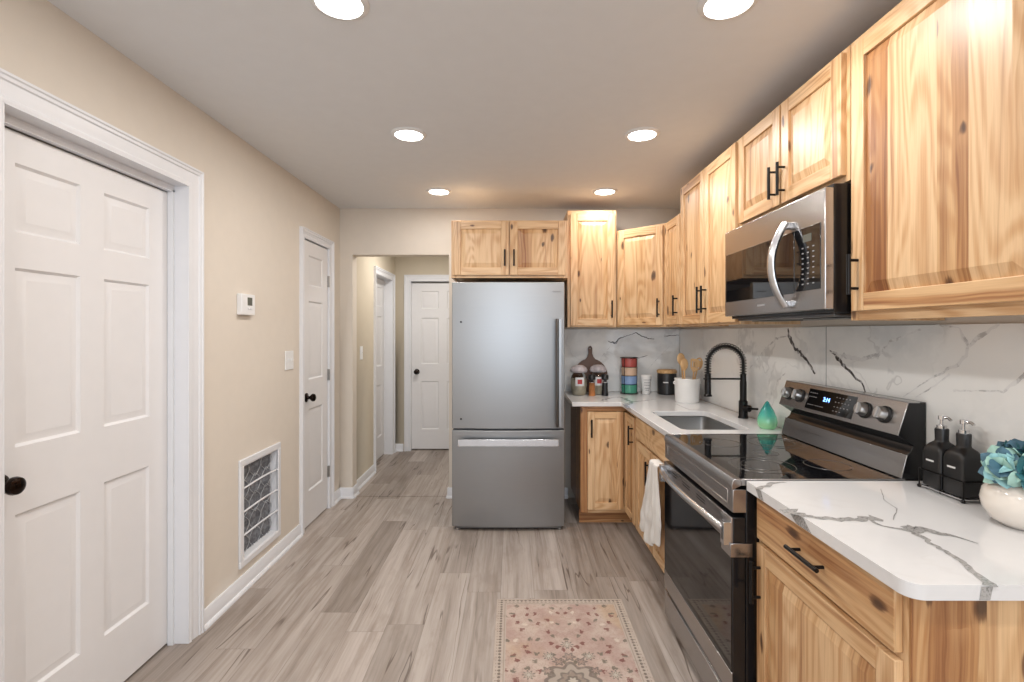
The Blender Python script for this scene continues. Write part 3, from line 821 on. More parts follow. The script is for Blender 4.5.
ribbon(v, Q([(757, 489), (771, 484), (784, 482)]), [.020, .016, .012], up, 0)
ribbon(v, Q([(881, 489), (884, 500), (897, 509), (893, 520)]), [.002, .002, .002, .002], up, 0)
nx = (-1, 0, 0)
def patch(pts): v.face([Vector(q) for q in pts])
for q in ([(.7994, 1.455, .911), (.7994, 1.37, .911), (.7994, 1.335, .8835), (.7994, 1.405, .8835)], [(.7994, 1.645, .911), (.7994, 1.605, .911), (.7994, 1.588, .8835), (.7994, 1.62, .8835)]):
    patch(q)
a = on(989, 586, Z=CT); patch([(a.x-.012, 1.0034, .911), (a.x+.012, 1.0034, .911), (a.x+.006, 1.0034, .8835), (a.x-.016, 1.0034, .8835)])
v.build('stone_veining', 'veinq', nct)

# ---------------------------------------------------------------- backsplash
BT = 1.449
p = P(); p.box(.40, XR-.0125, YB-.003, YB-.001, CT, BT-.002, m=1)
for a, b in ((.40, .9235), (.9255, 1.4265)): pass
p.box(.40, 1.4255, YB-.011, YB-.003, CT+.001, BT)
o = p.build('tile_backsplash', ['tile', 'seam'], None, .0012); tag(o, 'grey marble tile backsplash on the end wall behind the mugs', 'backsplash')
v = P(); w = lambda a: [on(x, y, Y=YB-.0114) for x, y in a]; ny = (0, -1, 0)
Z1 = lambda a, ox=560, oy=330, k=7.31: w([(ox+x/k, oy+y/k) for x, y in a])
ribbon(v, Z1([(350, 80), (395, 95), (440, 60), (500, 40), (555, 18), (600, 45), (640, 62), (690, 66)]), [.004, .020, .009, .005, .006, .010, .010, .003], ny, 0)
ribbon(v, Z1([(760, 45), (800, 42), (868, 38)]), [.004, .006, .005], ny, 0)
ribbon(v, Z1([(570, 207), (600, 196), (640, 186)]), [.003, .006, .003], ny, 0)
ribbon(v, Z1([(300, 200), (340, 150), (385, 105)]), [.004, .006, .005], ny, 1)
ribbon(v, Z1([(640, 290), (720, 200), (800, 120)]), [.003, .004, .003], ny, 1)
ribbon(v, Z1([(430, 100), (490, 190), (560, 250)]), [.002, .003, .002], ny, 1)
v.build('stone_veining', ['vein', 'veinsoft'], o)
p = P(); X0 = XR-.011
p.box(XR-.003, XR-.001, .96, YB-.012, CT, BT-.002, m=1)
for a, b in ((2.267, 2.273), (3.738, 3.743)): p.box(XR-.0095, XR-.003, a, b, CT+.001, BT-.001, m=1)
for a, b in ((.96, 2.267), (2.273, 3.738), (3.743, YB-.012)): p.box(X0, XR-.003, a, b, CT+.001, BT)
o = p.build('tile_backsplash', ['tile', 'seam'], None, .0012); tag(o, 'long marble tile backsplash with dark veins behind the sink and range', 'backsplash')
v = P(); nx = (-1, 0, 0)
def Z2(a, ox, oy, k): return [on(ox+x/k, oy+y/k, X=X0-.0004) for x, y in a]
A_ = (680, 315, 5.683); B_ = (820, 310, 5.02)
ribbon(v, Z2([(612, 78), (625, 140), (650, 185), (690, 225), (730, 270), (768, 335)], *A_), [.010, .026, .018, .018, .014, .012], nx, 0)
ribbon(v, Z2([(612, 120), (545, 135), (480, 200), (400, 300), (380, 330)], *A_), [.005, .012, .006, .005, .002], nx, 1)
ribbon(v, Z2([(600, 330), (550, 380), (510, 470)], *A_), [.003, .012, .008], nx, 1)
ribbon(v, Z2([(50, 200), (90, 240), (130, 290), (205, 360), (230, 415)], *B_), [.008, .018, .014, .010, .008], nx, 0)
ribbon(v, Z2([(45, 205), (120, 235), (230, 243), (290, 225), (350, 165), (430, 125), (520, 92), (600, 76), (700, 92)], *B_), [.004, .020, .016, .012, .010, .008, .006, .006, .004], nx, 1)
ribbon(v, Z2([(700, 92), (720, 140), (748, 180), (735, 230), (690, 265), (640, 300), (560, 340), (500, 380), (420, 435)], *B_), [.004, .014, .010, .010, .012, .010, .006, .004, .003], nx, 1)
ribbon(v, Z2([(650, 318), (620, 350), (560, 390), (480, 440)], *B_), [.008, .006, .004, .004], nx, 1)
ribbon(v, Z2([(1040, 305), (990, 355), (920, 410), (780, 405), (670, 405)], *B_), [.010, .012, .006, .003, .008], nx, 1)
ribbon(v, Z2([(750, 180), (800, 130), (900, 70)], *B_), [.008, .014, .008], nx, 1)
v.build('stone_veining', ['vein', 'veinsoft'], o)

# ---------------------------------------------------------------- refrigerator
t = thing('refrigerator', 'tall stainless steel refrigerator with bottom freezer drawer', 'refrigerator', (-.033, 3.56, 0))
FX0, FX1, FY = -.438, .370, 3.550
p = P(); p.box(FX0+.004, FX1-.004, FY+.075, 4.245, .03, 1.755, m=0); p.box(FX0+.02, FX1-.02, FY+.03, FY+.10, .012, .05); 
p.build('body', 'darksteel', t, .004, world=True)
def curved_front(x0, x1, y, z0, z1, th, bow=.026):
    p = P(); n = 16; pts = []
    for k in range(n+1):
        u = k/n*2-1; pts.append((x0+(x1-x0)*k/n, y + bow*(u*u)))
    pts += [(x1, y+th), (x0, y+th)]
    p.prism(pts, 'z', z0, z1)
    return p
p = curved_front(FX0, FX1, FY, .732, 1.781, .07); dr = p.build('door', 'steelx', t, .004, 3, world=True)
p = curved_front(FX0, FX1, FY, .030, .720, .07); fz = p.build('freezer_drawer', 'steelx', t, .004, 3, world=True)
p = P(); p.tube([(.312, FY-.040, .752), (.312, FY-.040, 1.518)], .0125, seg=4, flat=1.0); 
for z in (.79, 1.48): p.box(.303, .321, FY-.038, FY+.008, z-.012, z+.012)
for f in p.bm.faces: f.material_index = 1
p.box(.322, .344, FY-.046, FY-.030, .752, 1.518)
p.build('handle', ['steelx', 'darksteel'], dr, .002, world=True)
p = P(); p.box(-.388, .322, FY-.052, FY-.036, .618, .668)
for x in (-.36, .295): p.box(x-.012, x+.012, FY-.038, FY+.010, .63, .656)
p.build('handle', 'handle', fz, .003, world=True)
for z in (1.496, .802):
    p = P(); p.lathe([(0, .003), (.006, .003), (.007, 0)], (-.372, FY+.008, z), (0, -1, 0), seg=12); p.build('screw_cap', 'black', dr, world=True)
for x in (-.40, .335):
    p = P(); p.cyl((x, FY+.05, 0), (x, FY+.05, .035), .018); p.build('foot', 'nickel', t, world=True)
p = P()
for i in range(8): p.box(.285+i*.0075, .285+i*.0075+.0045, FY+.002, FY+.0075, 1.712, 1.718)
p.build('badge', 'printgrey', dr, world=True)

# ---------------------------------------------------------------- range
RY0, RY1, RXF = 1.712, 2.476, .752
t = thing('range', 'stainless steel electric range with black glass cooktop and oven door', 'stove', (1.08, 2.094, 0), RZ)
p = P(); p.box(RXF+.05, 1.424, RY0+.002, RY1-.002, .03, .900, m=0)
for y in (RY0+.05, RY1-.05):
    for x in (.84, 1.36): p.cyl((x, y, 0), (x, y, .035), .016, 0, 12)
p.build('body', 'blackenamel', t, .002, world=True)
# cooktop
p = P(); p.box(RXF+.030, 1.345, RY0+.004, RY1-.004, .900, .917); ck = p.build('cooktop', 'blackglass', t, .002, world=True)
p = P()
for bx, by, rr in ((.95, 1.90, (.115, .075)), (.95, 2.28, (.085,)), (1.20, 1.90, (.08,)), (1.20, 2.28, (.115, .08)), (1.06, 2.09, (.05,))):
    for r in rr:
        p.tube([(bx + r*math.cos(a*PI/24), by + r*math.sin(a*PI/24), .9171) for a in range(48)], .0011, seg=4, closed=True)
M['burner'] = plain('burner_line', (.07, .065, .06), .25)
p.build('burner_ring', 'burner', ck, world=True)
p = P(); p.prism([(RXF+.034, .918), (RXF+.034, .895), (RXF+.002, .880), (RXF, .895), (RXF+.004, .912), (RXF+.010, .918)], 'y', RY0, RY1)
p.box(RXF+.034, 1.35, RY0, RY0+.006, .895, .9185); p.box(RXF+.034, 1.35, RY1-.006, RY1, .895, .9185)
p.build('cooktop_trim', 'steely', t, .0015, world=True)
p = P(); p.box(RXF+.004, RXF+.05, RY0, RY1, .802, .882)
p.rings(0, 1, 0, 1, 0, [(0, 0)]) if False else None
for (a, b, c, e) in ((RY0+.04, RY1-.04, .868, .872), (RY0+.04, RY1-.04, .822, .826), (RY0+.04, RY0+.044, .822, .872), (RY1-.044, RY1-.04, .822, .872)): p.box(RXF+.002, RXF+.006, a, b, c, e)
p.build('front_panel', 'steely', t, .0015, world=True)
# oven door
p = P(); p.box(RXF+.003, RXF+.048, RY0+.002, RY1-.002, .165, .785); od = p.build('oven_door', 'blackenamel', t, .003, world=True)
p = P(); p.box(RXF, RXF+.004, RY0+.005, RY1-.005, .250, .690); p.build('door_glass', 'ovenglass', od, .001, world=True)
p = P(); p.box(RXF-.001, RXF+.048, RY0+.003, RY1-.003, .165, .250); p.build('lower_band', 'steely', od, .0015, world=True)
p = P(); p.box(RXF-.001, RXF+.048, RY0+.003, RY1-.003, .692, .784); p.box(RXF-.001, RXF+.048, RY0, RY0+.004, .655, .692)
p.box(RXF-.005, RXF, RY0-.001, RY0+.075, .650, .697); p.box(RXF-.005, RXF+.07, RY0-.003, RY0, .650, .697)
for i in range(3):
    for kk in range(2):
        y = 1.95 + i*.17; p.box(RXF-.002, RXF, y, y+.09, .748+kk*.011, .753+kk*.011, m=1)
p.build('upper_band', ['steely', 'blackenamel'], od, .0015, world=True)
p = P(); n = 20; pts = []
for k in range(n+1):
    u = k/n*2-1; pts.append((RXF-.018-.036*(1-u*u), RY0+.022 + (RY1-RY0-.044)*k/n, .742 + .014*(1-u*u)))
p.tube(pts, .013, seg=12, flat=1.1)
for y in (RY0+.018, RY1-.018): p.box(RXF-.026, RXF+.0, y-.014, y+.014, .690, .768)
for z_ in (RY0+.010, RY0+.020): p.box(RXF-.0265, RXF-.0255, z_, z_+.005, .705, .752, m=1)
p.build('handle', ['handle', 'blackplastic'], od, .003, world=True)
p = P(); p.box(RXF+.002, RXF+.05, RY0+.003, RY1-.003, .028, .152); p.box(RXF-.004, RXF+.004, RY0+.10, RY1-.05, .138, .152)
p.build('storage_drawer', 'steely', t, .003, world=True)
# backguard
prof = [(1.424, .905), (1.338, .905), (1.340, .925), (1.358, 1.000), (1.372, 1.012), (1.380, 1.030), (1.326, 1.066), (1.362, 1.180), (1.424, 1.182)]
p = P(); p.prism(prof, 'y', RY0+.004, RY1-.004); bg = p.build('backguard', 'blackenamel', t, .002, world=True)
def slope_box(p, A, B, y0, y1, th, m=0, ins0=0.0, ins1=0.0, lift=0.0):
    """slab on the sloped face from A to B (x,z), thickness th towards the viewer"""
    a, b = Vector((A[0], 0, A[1])), Vector((B[0], 0, B[1])); d = (b-a).normalized(); n = Vector((-d.z, 0, d.x))
    a, b = a + d*ins0 + n*lift, b - d*ins1 + n*lift
    q = [a, b, b + n*th, a + n*th]
    p.prism([(v_.x, v_.z) for v_ in q], 'y', y0, y1, m)
A1, B1_ = (1.326, 1.066), (1.362, 1.180); A2, B2 = (1.338, .919), (1.358, 1.000)
p = P(); slope_box(p, A1, B1_, RY0, RY1, .004); p.box(1.358, 1.40, RY0, RY1, 1.179, 1.184)
slope_box(p, (A1[0]+.0, A1[1]), (A1[0]+.03, A1[1]-.020), RY0, RY1, .003) if False else None
cp = p.build('control_panel', 'steely', bg, .0015, world=True)
p = P(); slope_box(p, A2, B2, RY0, RY1, .004); p.build('lower_trim', 'steely', bg, .0015, world=True)
p = P(); slope_box(p, A1, B1_, 1.955, 2.265, .0015, 0, .014, .014, .004); dsp = p.build('display', 'blackglass', cp, world=True)
dd = (Vector((B1_[0], 0, B1_[1]))-Vector((A1[0], 0, A1[1]))); dl = dd.length; dd.normalize(); nn = Vector((-dd.z, 0, dd.x))
def cpm(y, h, lift): # frame on the sloped panel
    o_ = Vector((A1[0], y, A1[1])) + dd*h + nn*lift
    R = Matrix(((0, dd.x, nn.x, 0), (-1, dd.y, nn.y, 0), (0, dd.z, nn.z, 0), (0, 0, 0, 1)))
    return Matrix.Translation(o_) @ R
text('2:14', .026, cpm(2.13, .068, .006), dsp, 'clock_digits', 'digits')
p = P()
for r_, (h, ys) in enumerate(((.088, [2.25, 2.235, 2.22, 2.205]), (.070, [2.25, 2.235, 2.22, 2.205]), (.034, [2.245, 2.23, 2.215, 2.19, 2.175, 2.16, 2.145]), (.088, [2.07, 2.05, 2.03, 2.01, 1.99]), (.068, [2.07, 2.05, 2.03, 2.01, 1.99]), (.048, [2.07, 2.05, 2.03, 2.01, 1.99]), (.030, [2.07, 2.05, 2.03]))):
    for y in ys:
        o_ = Vector((A1[0], y, A1[1])) + dd*h + nn*.0057
        a_ = o_ - dd*.0018; b_ = o_ + dd*.0018
        p.face([(a_.x, y+.004, a_.z), (a_.x, y-.004, a_.z), (b_.x, y-.004, b_.z), (b_.x, y+.004, b_.z)])
p.build('key_print', 'printgrey', dsp, world=True)
for y in (2.415, 2.325, 1.895, 1.795):
    c = Vector((A1[0], y, A1[1])) + dd*(dl*.52) + nn*.004
    p = P(); p.lathe([(.031, 0), (.031, .006), (.026, .008)], c, nn, seg=24, m=1); p.lathe([(.0, .032), (.020, .032), (.0235, .028), (.025, .008)], c, nn, seg=24)
    p.tube([c + nn*.034 - dd*.02, c + nn*.034 + dd*.02], .005, seg=6)
    p.build('knob', ['nickel', 'blackplastic'], cp, world=True)

# ---------------------------------------------------------------- microwave
t = thing('microwave', 'stainless over-the-range microwave with curved handle under the wall cabinet', 'microwave', (1.25, 2.06, 1.50), RZ)
MY0, MY1, MX = 1.674, 2.462, 1.048
p = P(); p.box(MX+.032, 1.425, MY0+.004, MY1-.004, 1.488, 1.926); p.box(MX+.05, 1.40, MY0+.03, MY1-.03, 1.478, 1.489, m=1)
for i in range(2): p.box(MX+.10, MX+.22, MY0+.08+i*.42, MY0+.30+i*.42, 1.474, 1.479, m=2)
p.build('body', ['blackenamel', 'darksteel', 'blackplastic'], t, .003, world=True)
p = P(); p.box(MX, MX+.032, MY0, MY1, 1.500, 1.912); mdr = p.build('door', 'steely', t, .004, 3, world=True)
p = P(); p.box(MX-.002, MX+.001, 1.855, 2.445, 1.568, 1.798); p.build('window', 'blackglass', mdr, .001, world=True)
p = P(); p.box(MX-.002, MX+.001, MY0+.022, 1.850, 1.572, 1.798); pan = p.build('control_panel', 'blackglass', t, .001, world=True)
p = P(); p.box(MX-.003, MX-.002, 1.745, 1.795, 1.745, 1.772); p.build('display', 'lcd', pan, world=True)
p = P()
for i in range(8):
    for j in range(3):
        y = 1.80 - j*.032; z = 1.725 - i*.0185; p.box(MX-.0028, MX-.002, y-.007, y+.003, z-.002, z+.002)
p.build('key_print', 'printgrey', pan, world=True)
p = P(); n = 18; pts = []
for k in range(n+1):
    u = k/n*2-1; pts.append((MX-.012-.055*(1-u*u), 1.893, 1.678 + .160*u))
p.tube(pts, .013, seg=12, flat=1.45, up=(-1, 0, 0))
for z in (1.530, 1.826): p.box(MX-.018, MX+.002, 1.878, 1.908, z-.012, z+.012)
p.build('handle', 'handle', mdr, .003, world=True)
p = P()
for i in range(7): p.box(MX-.0012, MX+.001, 2.075+i*.009, 2.0805+i*.009, 1.533, 1.541)
p.build('badge', 'printgrey', mdr, world=True)

# ---------------------------------------------------------------- sink and faucet
t = thing('sink', 'rectangular undermount stainless steel sink set in the quartz countertop', 'sink', (1.065, 2.905, .70))
p = P(); loops = []
zt = B1
for (ins, z, r) in ((-.02, zt, .05), (-.004, zt, .047), (0, zt-.003, .045), (.004, .72, .045), (.012, .705, .05), (.05, .698, .05)):
    loops.append([p.bm.verts.new((x, y, z)) for x, y in rrect(SX0+ins, SX1-ins, SY0+ins, SY1-ins, r)])
for a, b in zip(loops, loops[1:]):
    for k in range(len(a)): p.face([a[k], a[(k+1) % len(a)], b[(k+1) % len(a)], b[k]], smooth=True)
p.face(loops[-1]); bmesh.ops.recalc_face_normals(p.bm, faces=p.bm.faces[:])
p.build('basin', 'steelsink', t, world=True)
p = P(); p.lathe([(0, .004), (.02, .002), (.038, .005), (.042, .001)], (1.10, 2.905, .699)); p.build('drain', 'chrome', t, world=True)
FXc, FYc = 1.366, 2.955
t = thing('kitchen_faucet', 'tall matte black spring faucet arching over the sink', 'faucet', (FXc, FYc, CT))
p = P(); p.lathe([(0, 0), (.029, 0), (.029, .006), (.025, .012), (.025, .100), (.021, .104), (.019, .108), (.019, .215), (.017, .222), (.017, .26), (.010, .262)], (0, 0, 0)); p.build('body', 'black', t)
p = P()
arc = [(0, 0, .25)]; R = .105
for k in range(0, 25):
    a = PI*k/24; arc.append((-R + R*math.cos(a), 0, .322 + R*math.sin(a)))
arc += [(-2*R, 0, .28), (-2*R, 0, .25)]
p.tube(arc, .0085, seg=10); hose = p.build('hose', 'black', t)
# spring coil round the hose
p = P(); pts = [Vector(a) for a in arc]; lens = [0]
for a, b in zip(pts, pts[1:]): lens.append(lens[-1] + (b-a).length)
tot = lens[-1]; coil = []; turns = 30; N = turns*10
for i in range(N+1):
    d_ = tot*i/N; j = max(k for k in range(len(lens)) if lens[k] <= d_ + 1e-9); j = min(j, len(pts)-2)
    f_ = (d_-lens[j])/(lens[j+1]-lens[j]); c = pts[j].lerp(pts[j+1], f_); tg = (pts[j+1]-pts[j]).normalized()
    n1 = Vector((0, 1, 0)); n2 = tg.cross(n1); a = 2*PI*i/10
    coil.append(c + (n1*math.cos(a) + n2*math.sin(a))*.0175)
p.tube(coil, .0028, seg=5); p.build('spring', 'black', t)
p = P(); p.lathe([(0, .128), (.023, .128), (.024, .136), (.019, .142), (.0175, .25), (.014, .262), (.008, .262)], (-2*R, 0, 0)); p.build('spray_head', 'black', t)
p = P(); p.cyl((0, 0, .232), (-2*R+.012, 0, .232), .0055, seg=10); p.tube([(-2*R + .021*math.cos(a*PI/8), .021*math.sin(a*PI/8), .232) for a in range(16)], .005, seg=6, closed=True); p.build('support_arm', 'black', t)
p = P(); p.cyl((.0, -.02, .062), (.016, -.048, .062), .020, seg=18); p.cyl((.014, -.044, .062), (.028, -.115, .070), .0065, seg=10); p.build('lever_handle', 'black', t)

# ---------------------------------------------------------------- things on the corner counter
Z = CT + .0008
t = thing('utensil_crock', 'white ceramic crock holding wooden utensils in the counter corner', 'crock', (1.272, 3.64, Z))
p = P(); p.lathe([(0, 0), (.080, 0), (.084, .006), (.088, .162), (.091, .168), (.089, .172), (.083, .170), (.079, .012), (0, .012)], seg=36); p.build('pot', 'white', t)
for s_ in (-1, 1):
    p = P(); p.tube([(s_*.086, 0, .15), (s_*.096, 0, .145), (s_*.098, 0, .135), (s_*.086, 0, .128)], .004, seg=8); p.build('handle', 'white', t)
def utensil(name, label, x, y, lean, ang, kind, L=.30):
    t = thing(name, label, 'utensil', (1.272+x, 3.64+y, Z+.016), ang, 'wooden utensils in the white crock')
    p = P(); n = 10
    dx = math.sin(lean); dz = math.cos(lean)
    hl = L*.72
    p.tube([(dx*hl*k/n, 0, dz*hl*k/n) for k in range(n+1)], [.0065]*6 + [.006]*5, seg=8); o = p.build('shaft', 'bamboo', t)
    Mx = Matrix.Translation((dx*hl, 0, dz*hl)) @ Matrix.Rotation(lean, 4, 'Y') @ Matrix.Rotation(-ang, 4, 'Z')
    p = P()
    if kind == 'spoon':
        p.lathe([(0, -.008), (.012, 0), (.026, .022), (.030, .045), (.025, .070), (.012, .085), (0, .088)], sy=.22, seg=18)
    elif kind == 'slotted':
        pts = [(-.008, -.005), (.008, -.005), (.028, .03), (.032, .085), (.02, .092), (-.02, .092), (-.032, .085), (-.028, .03)]
        hs = []
        s3 = slab(pts, [[(a-.0035, .03), (a+.0035, .03), (a+.0035, .072), (a-.0035, .072)] for a in (-.014, 0, .014)], -.003, .003)
        s3.xform(Matrix(((1, 0, 0, 0), (0, 0, 1, 0), (0, 1, 0, 0), (0, 0, 0, 1)))); p = s3
    else:
        p.tube([(.026*math.cos(a*PI/10), 0, .045+.042*math.sin(a*PI/10)) for a in range(20)], .006, seg=6, closed=True)
        p.box(-.02, .02, -.002, .002, .02, .07)
    p.xform(Mx); p.build({'spoon': 'bowl', 'slotted': 'blade', 'ring': 'head'}[kind], 'bamboo', t, .001)
utensil('wooden_spoon', 'wooden spoon leaning left in the white crock', -.022, -.03, -.035, 0, 'spoon', .30)
utensil('slotted_spatula', 'slotted wooden spatula leaning right in the white crock', .018, -.035, .10, .2, 'slotted', .29)
utensil('wooden_spoon', 'wooden spoon at the back of the crock, tallest of the utensils', -.012, .02, -.09, .15, 'spoon', .35)
utensil('wooden_spatula', 'wooden utensil with ring head at the right of the crock', .02, .0, .25, .1, 'ring', .31)
t = thing('canister', 'black canister with wooden lid left of the utensil crock', 'canister', (1.262, 4.085, Z))
p = P(); p.lathe([(0, 0), (.070, 0), (.075, .006), (.076, .166), (.074, .172), (0, .172)], seg=36); bd = p.build('jar', 'blackplastic', t)
p = P(); p.lathe([(0, .172), (.074, .172), (.080, .178), (.080, .194), (.072, .202), (0, .204)], seg=36); p.build('lid', 'bamboo', t)
p = P(); p.box(-.050, -.012, -.0768, -.060, .098, .106); p.build('label_print', 'printwhite', bd)
t = thing('tumbler', 'white tumbler with grey lettering between the mug stack and the black canister', 'cup', (1.095, 4.10, Z))
p = P(); p.lathe([(0, 0), (.030, 0), (.033, .004), (.044, .150), (.045, .154), (.042, .156), (.040, .150), (.030, .01), (0, .01)], seg=30); cupb = p.build('cup', 'white', t)
p = P()
for z, w2, r in ((.118, .028, .0425), (.095, .022, .041), (.075, .024, .0395), (.050, .018, .038), (.034, .012, .0365)):
    x = -w2
    while x < w2:
        ww = random.uniform(.004, .007); y = -math.sqrt(max(r*r - x*x, 0)) - .0012
        p.box(x, x+ww, y, y+.004, z-.004, z+.004); x += ww + .0025
p.build('lettering', 'printgrey', cupb)
for nm, c in (('mug_red', (.36, .07, .06)), ('mug_tan', (.55, .38, .27)), ('mug_blue', (.20, .30, .50)), ('mug_green', (.06, .28, .19))): M[nm] = plain(nm, c, .25, coat=.4, var=.12)
MC = (.965, 4.135)
t = thing('mug_rack', 'black wire rack holding four stacked coloured mugs', 'rack', (MC[0], MC[1], Z))
p = P()
for a in range(4):
    an = PI/4 + a*PI/2; x, y = .073*math.cos(an), .073*math.sin(an); p.cyl((x, y, 0), (x, y, .296), .0022, seg=6)
for z in (.003, .296): p.tube([(.073*math.cos(a*PI/12), .073*math.sin(a*PI/12), z) for a in range(24)], .0028, seg=6, closed=True)
p.build('wire_frame', 'black', t)
for i, (nm, lb) in enumerate((('mug_green', 'green mug, lowest of the stack in the wire rack'), ('mug_blue', 'blue mug, second from the bottom of the stack in the wire rack'), ('mug_tan', 'tan mug, third from the bottom of the stack in the wire rack'), ('mug_red', 'red mug, topmost of the stack in the wire rack'))):
    t = thing('mug', lb, 'mug', (MC[0], MC[1], Z+.004+i*.0715), -.9, 'stacked mugs')
    p = P(); p.lathe([(0, 0), (.056, 0), (.064, .006), (.066, .030), (.067, .0705), (.062, .0705), (.060, .012), (0, .010)], seg=30); p.build('cup', nm, t)
    p = P(); p.tube([(-.065, 0, .056), (-.078, 0, .054), (-.083, 0, .040), (-.079, 0, .024), (-.065, 0, .018)], .004, seg=8); p.build('handle', nm, t)
# cutting board leaning on the tile
t = thing('cutting_board', 'round dark walnut cutting board with a handle leaning on the backsplash', 'cutting board', (.658, 4.195, Z))
pts = []
for k in range(40):
    a = math.radians(-90 + 24 + k*(360-48)/39 + 180)
    pts.append((.142*math.cos(a), .142 + .142*math.sin(a)))
# start/finish at the neck (top)
pts = []
for k in range(41):
    a = math.radians(90 - 17 - k*(360-34)/40); pts.append((.142*math.cos(a), .145 + .142*math.sin(a)))
neck = [(-.026, .300), (-.016, .330), (-.018, .372), (-.012, .388), (0, .394), (.012, .388), (.018, .372), (.016, .330), (.026, .300)]
pts = pts + neck
p = P(); s3 = slab(pts, [[(.006*math.cos(a*PI/5), .374 + .006*math.sin(a*PI/5)) for a in range(10)]], -.009, .009)
s3.xform(Matrix.Rotation(math.radians(-8.5), 4, 'X') @ Matrix(((1, 0, 0, 0), (0, 0, 1, 0), (0, 1, 0, 0), (0, 0, 0, 1))))
bmesh.ops.recalc_face_normals(s3.bm, faces=s3.bm.faces[:])
s3.build('board', 'walnut', t, .003, world=False)
# glass jars
M['glass'] = glass('clear_glass', (.93, .96, .96)); M['red'] = plain('red_print', (.42, .03, .03), .4); M['spice'] = plain('spice_orange', (.42, .16, .05), .8, var=.4); M['pasta'] = plain('jar_contents', (.62, .55, .42), .8, var=.3); M['paperblue'] = plain('jar_cap_paper', (.50, .46, .48), .4, var=.5)
def jar(label, x, y, s):
    t = thing('glass_jar', label, 'jar', (x, y, Z), 0, 'labelled glass jars')
    p = P(); p.lathe([(0, 0), (.052*s, 0), (.060*s, .012), (.066*s, .08), (.062*s, .150), (.046*s, .176), (.046*s, .186)], seg=28); b = p.build('glass_body', 'glass', t)
    p = P(); p.lathe([(0, .005), (.050*s, .005), (.060*s, .06), (.059*s, .12), (0, .122)], seg=20); p.build('contents', 'pasta', t)
    p = P(); p.lathe([(.046*s, .180), (.066*s, .184), (.070*s, .200), (.060*s, .222), (.035*s, .238), (0, .242)], seg=28); p.build('lid', 'paperblue', t)
    p = P()
    for k in range(8):
        a0, a1 = math.radians(-90-32+8*k), math.radians(-90-32+8*(k+1)); r = .0668*s
        p.face([(r*math.cos(a0), r*math.sin(a0), .075), (r*math.cos(a1), r*math.sin(a1), .075), (r*math.cos(a1), r*math.sin(a1), .145), (r*math.cos(a0), r*math.sin(a0), .145)])
        if 1 < k < 6:
            r2 = r + .0006; p.face([(r2*math.cos(a0), r2*math.sin(a0), .092), (r2*math.cos(a1), r2*math.sin(a1), .092), (r2*math.cos(a1), r2*math.sin(a1), .128), (r2*math.cos(a0), r2*math.sin(a0), .128)], m=1)
    p.build('label', ['printwhite', 'red'], b)
jar('glass jar with a red and white label, leftmost on the back counter by the refrigerator', .535, 4.05, 1.0)
jar('glass jar with a red and white label standing behind the two pepper mills', .700, 4.10, 1.0)
def mill(label, x, y, body):
    t = thing('spice_mill', label, 'spice mill', (x, y, Z), 0, 'spice mills by the jars')
    p = P(); p.lathe([(0, 0), (.026, 0), (.027, .006), (.023, .05), (.022, .10), (.020, .105), (0, .105)], seg=22); p.build('body', body, t)
    p = P(); p.lathe([(.020, .105), (.013, .112), (.013, .122), (.028, .130), (.029, .160), (.024, .167), (0, .168)], seg=22); p.build('cap', 'blackplastic', t)
    p = P(); p.lathe([(.0205, .104), (.0215, .110), (.0165, .114)], seg=22); p.build('collar', 'chrome', t)
mill('spice mill with black cap and orange seasoning inside', .632, 3.985, 'spice')
mill('black spice mill right of the orange one', .737, 3.99, 'blackplastic')
# teal soap bottle
g = G('teal_glass'); gx, gy, gz = g.coord()
g.b.inputs['Transmission Weight'].default_value = .65
M['teal'] = g.done(g.ramp(gz*7 + .08*0 + 0.0, [(.15, (.50, .95, .55)), (.5, (.16, .78, .66)), (.9, (.08, .60, .62))]), .06)
t = thing('glass_ornament', 'teal and green teardrop glass bottle beside the range', 'bottle', (1.345, 2.635, Z))
p = P(); p.lathe([(0, 0), (.036, 0), (.046, .014), (.050, .035), (.045, .062), (.032, .095), (.018, .120), (.009, .138), (0, .146)], seg=30); p.build('teardrop', 'teal', t)

# ---------------------------------------------------------------- towel on the sink cabinet door
g = G('white_towel_cloth'); tx, ty, tz = g.coord()
M['towel'] = g.done((.74, .72, .69), .95, 0, .1); g.bump(g.math('SINE', tz*900)*g.math('SINE', ty*900), .4, .001)
p = P(); rows_ = []
for i in range(34):
    u = i/33; row = []
    top, bot = .716, .262
    for j in range(25):
        w_s = j/24
        sp = .070 + .10*min(1, u*1.4)
        yc = 2.690 + .085*u
        y = yc + (w_s-.5)*2*sp
        fold = .010*math.sin(w_s*15 + u*2.2) + .005*math.sin(w_s*31 + 3*u) + .012*u*mnoise.noise(Vector((w_s*5, u*7, 2)))
        z = top - (top-bot)*u + .022*math.sin(w_s*7 + 1)*u + .02*u*mnoise.noise(Vector((w_s*6, 0, 5))) - .03*(w_s-.5)*u
        row.append((.768 - .012 + fold*(.4+.8*u), y, z))
    rows_.append(row)
# part that folds over the top of the door
over = []
for k in range(5):
    a = k/4; over.append([(.757 + .055*a + .0*j, 2.690 + (j/24-.5)*.14, .716 + .003*math.sin(PI*a)) for j in range(25)])
p.grid([r for r in over[::-1]][:-1] + rows_)
tw = p.build('dish_towel', 'towel', None, solid=.004); tag(tw, 'white dish towel hanging on the sink cabinet beside the range', 'towel')
md = tw.modifiers.new('sub', 'SUBSURF'); md.levels = 1; md.render_levels = 1

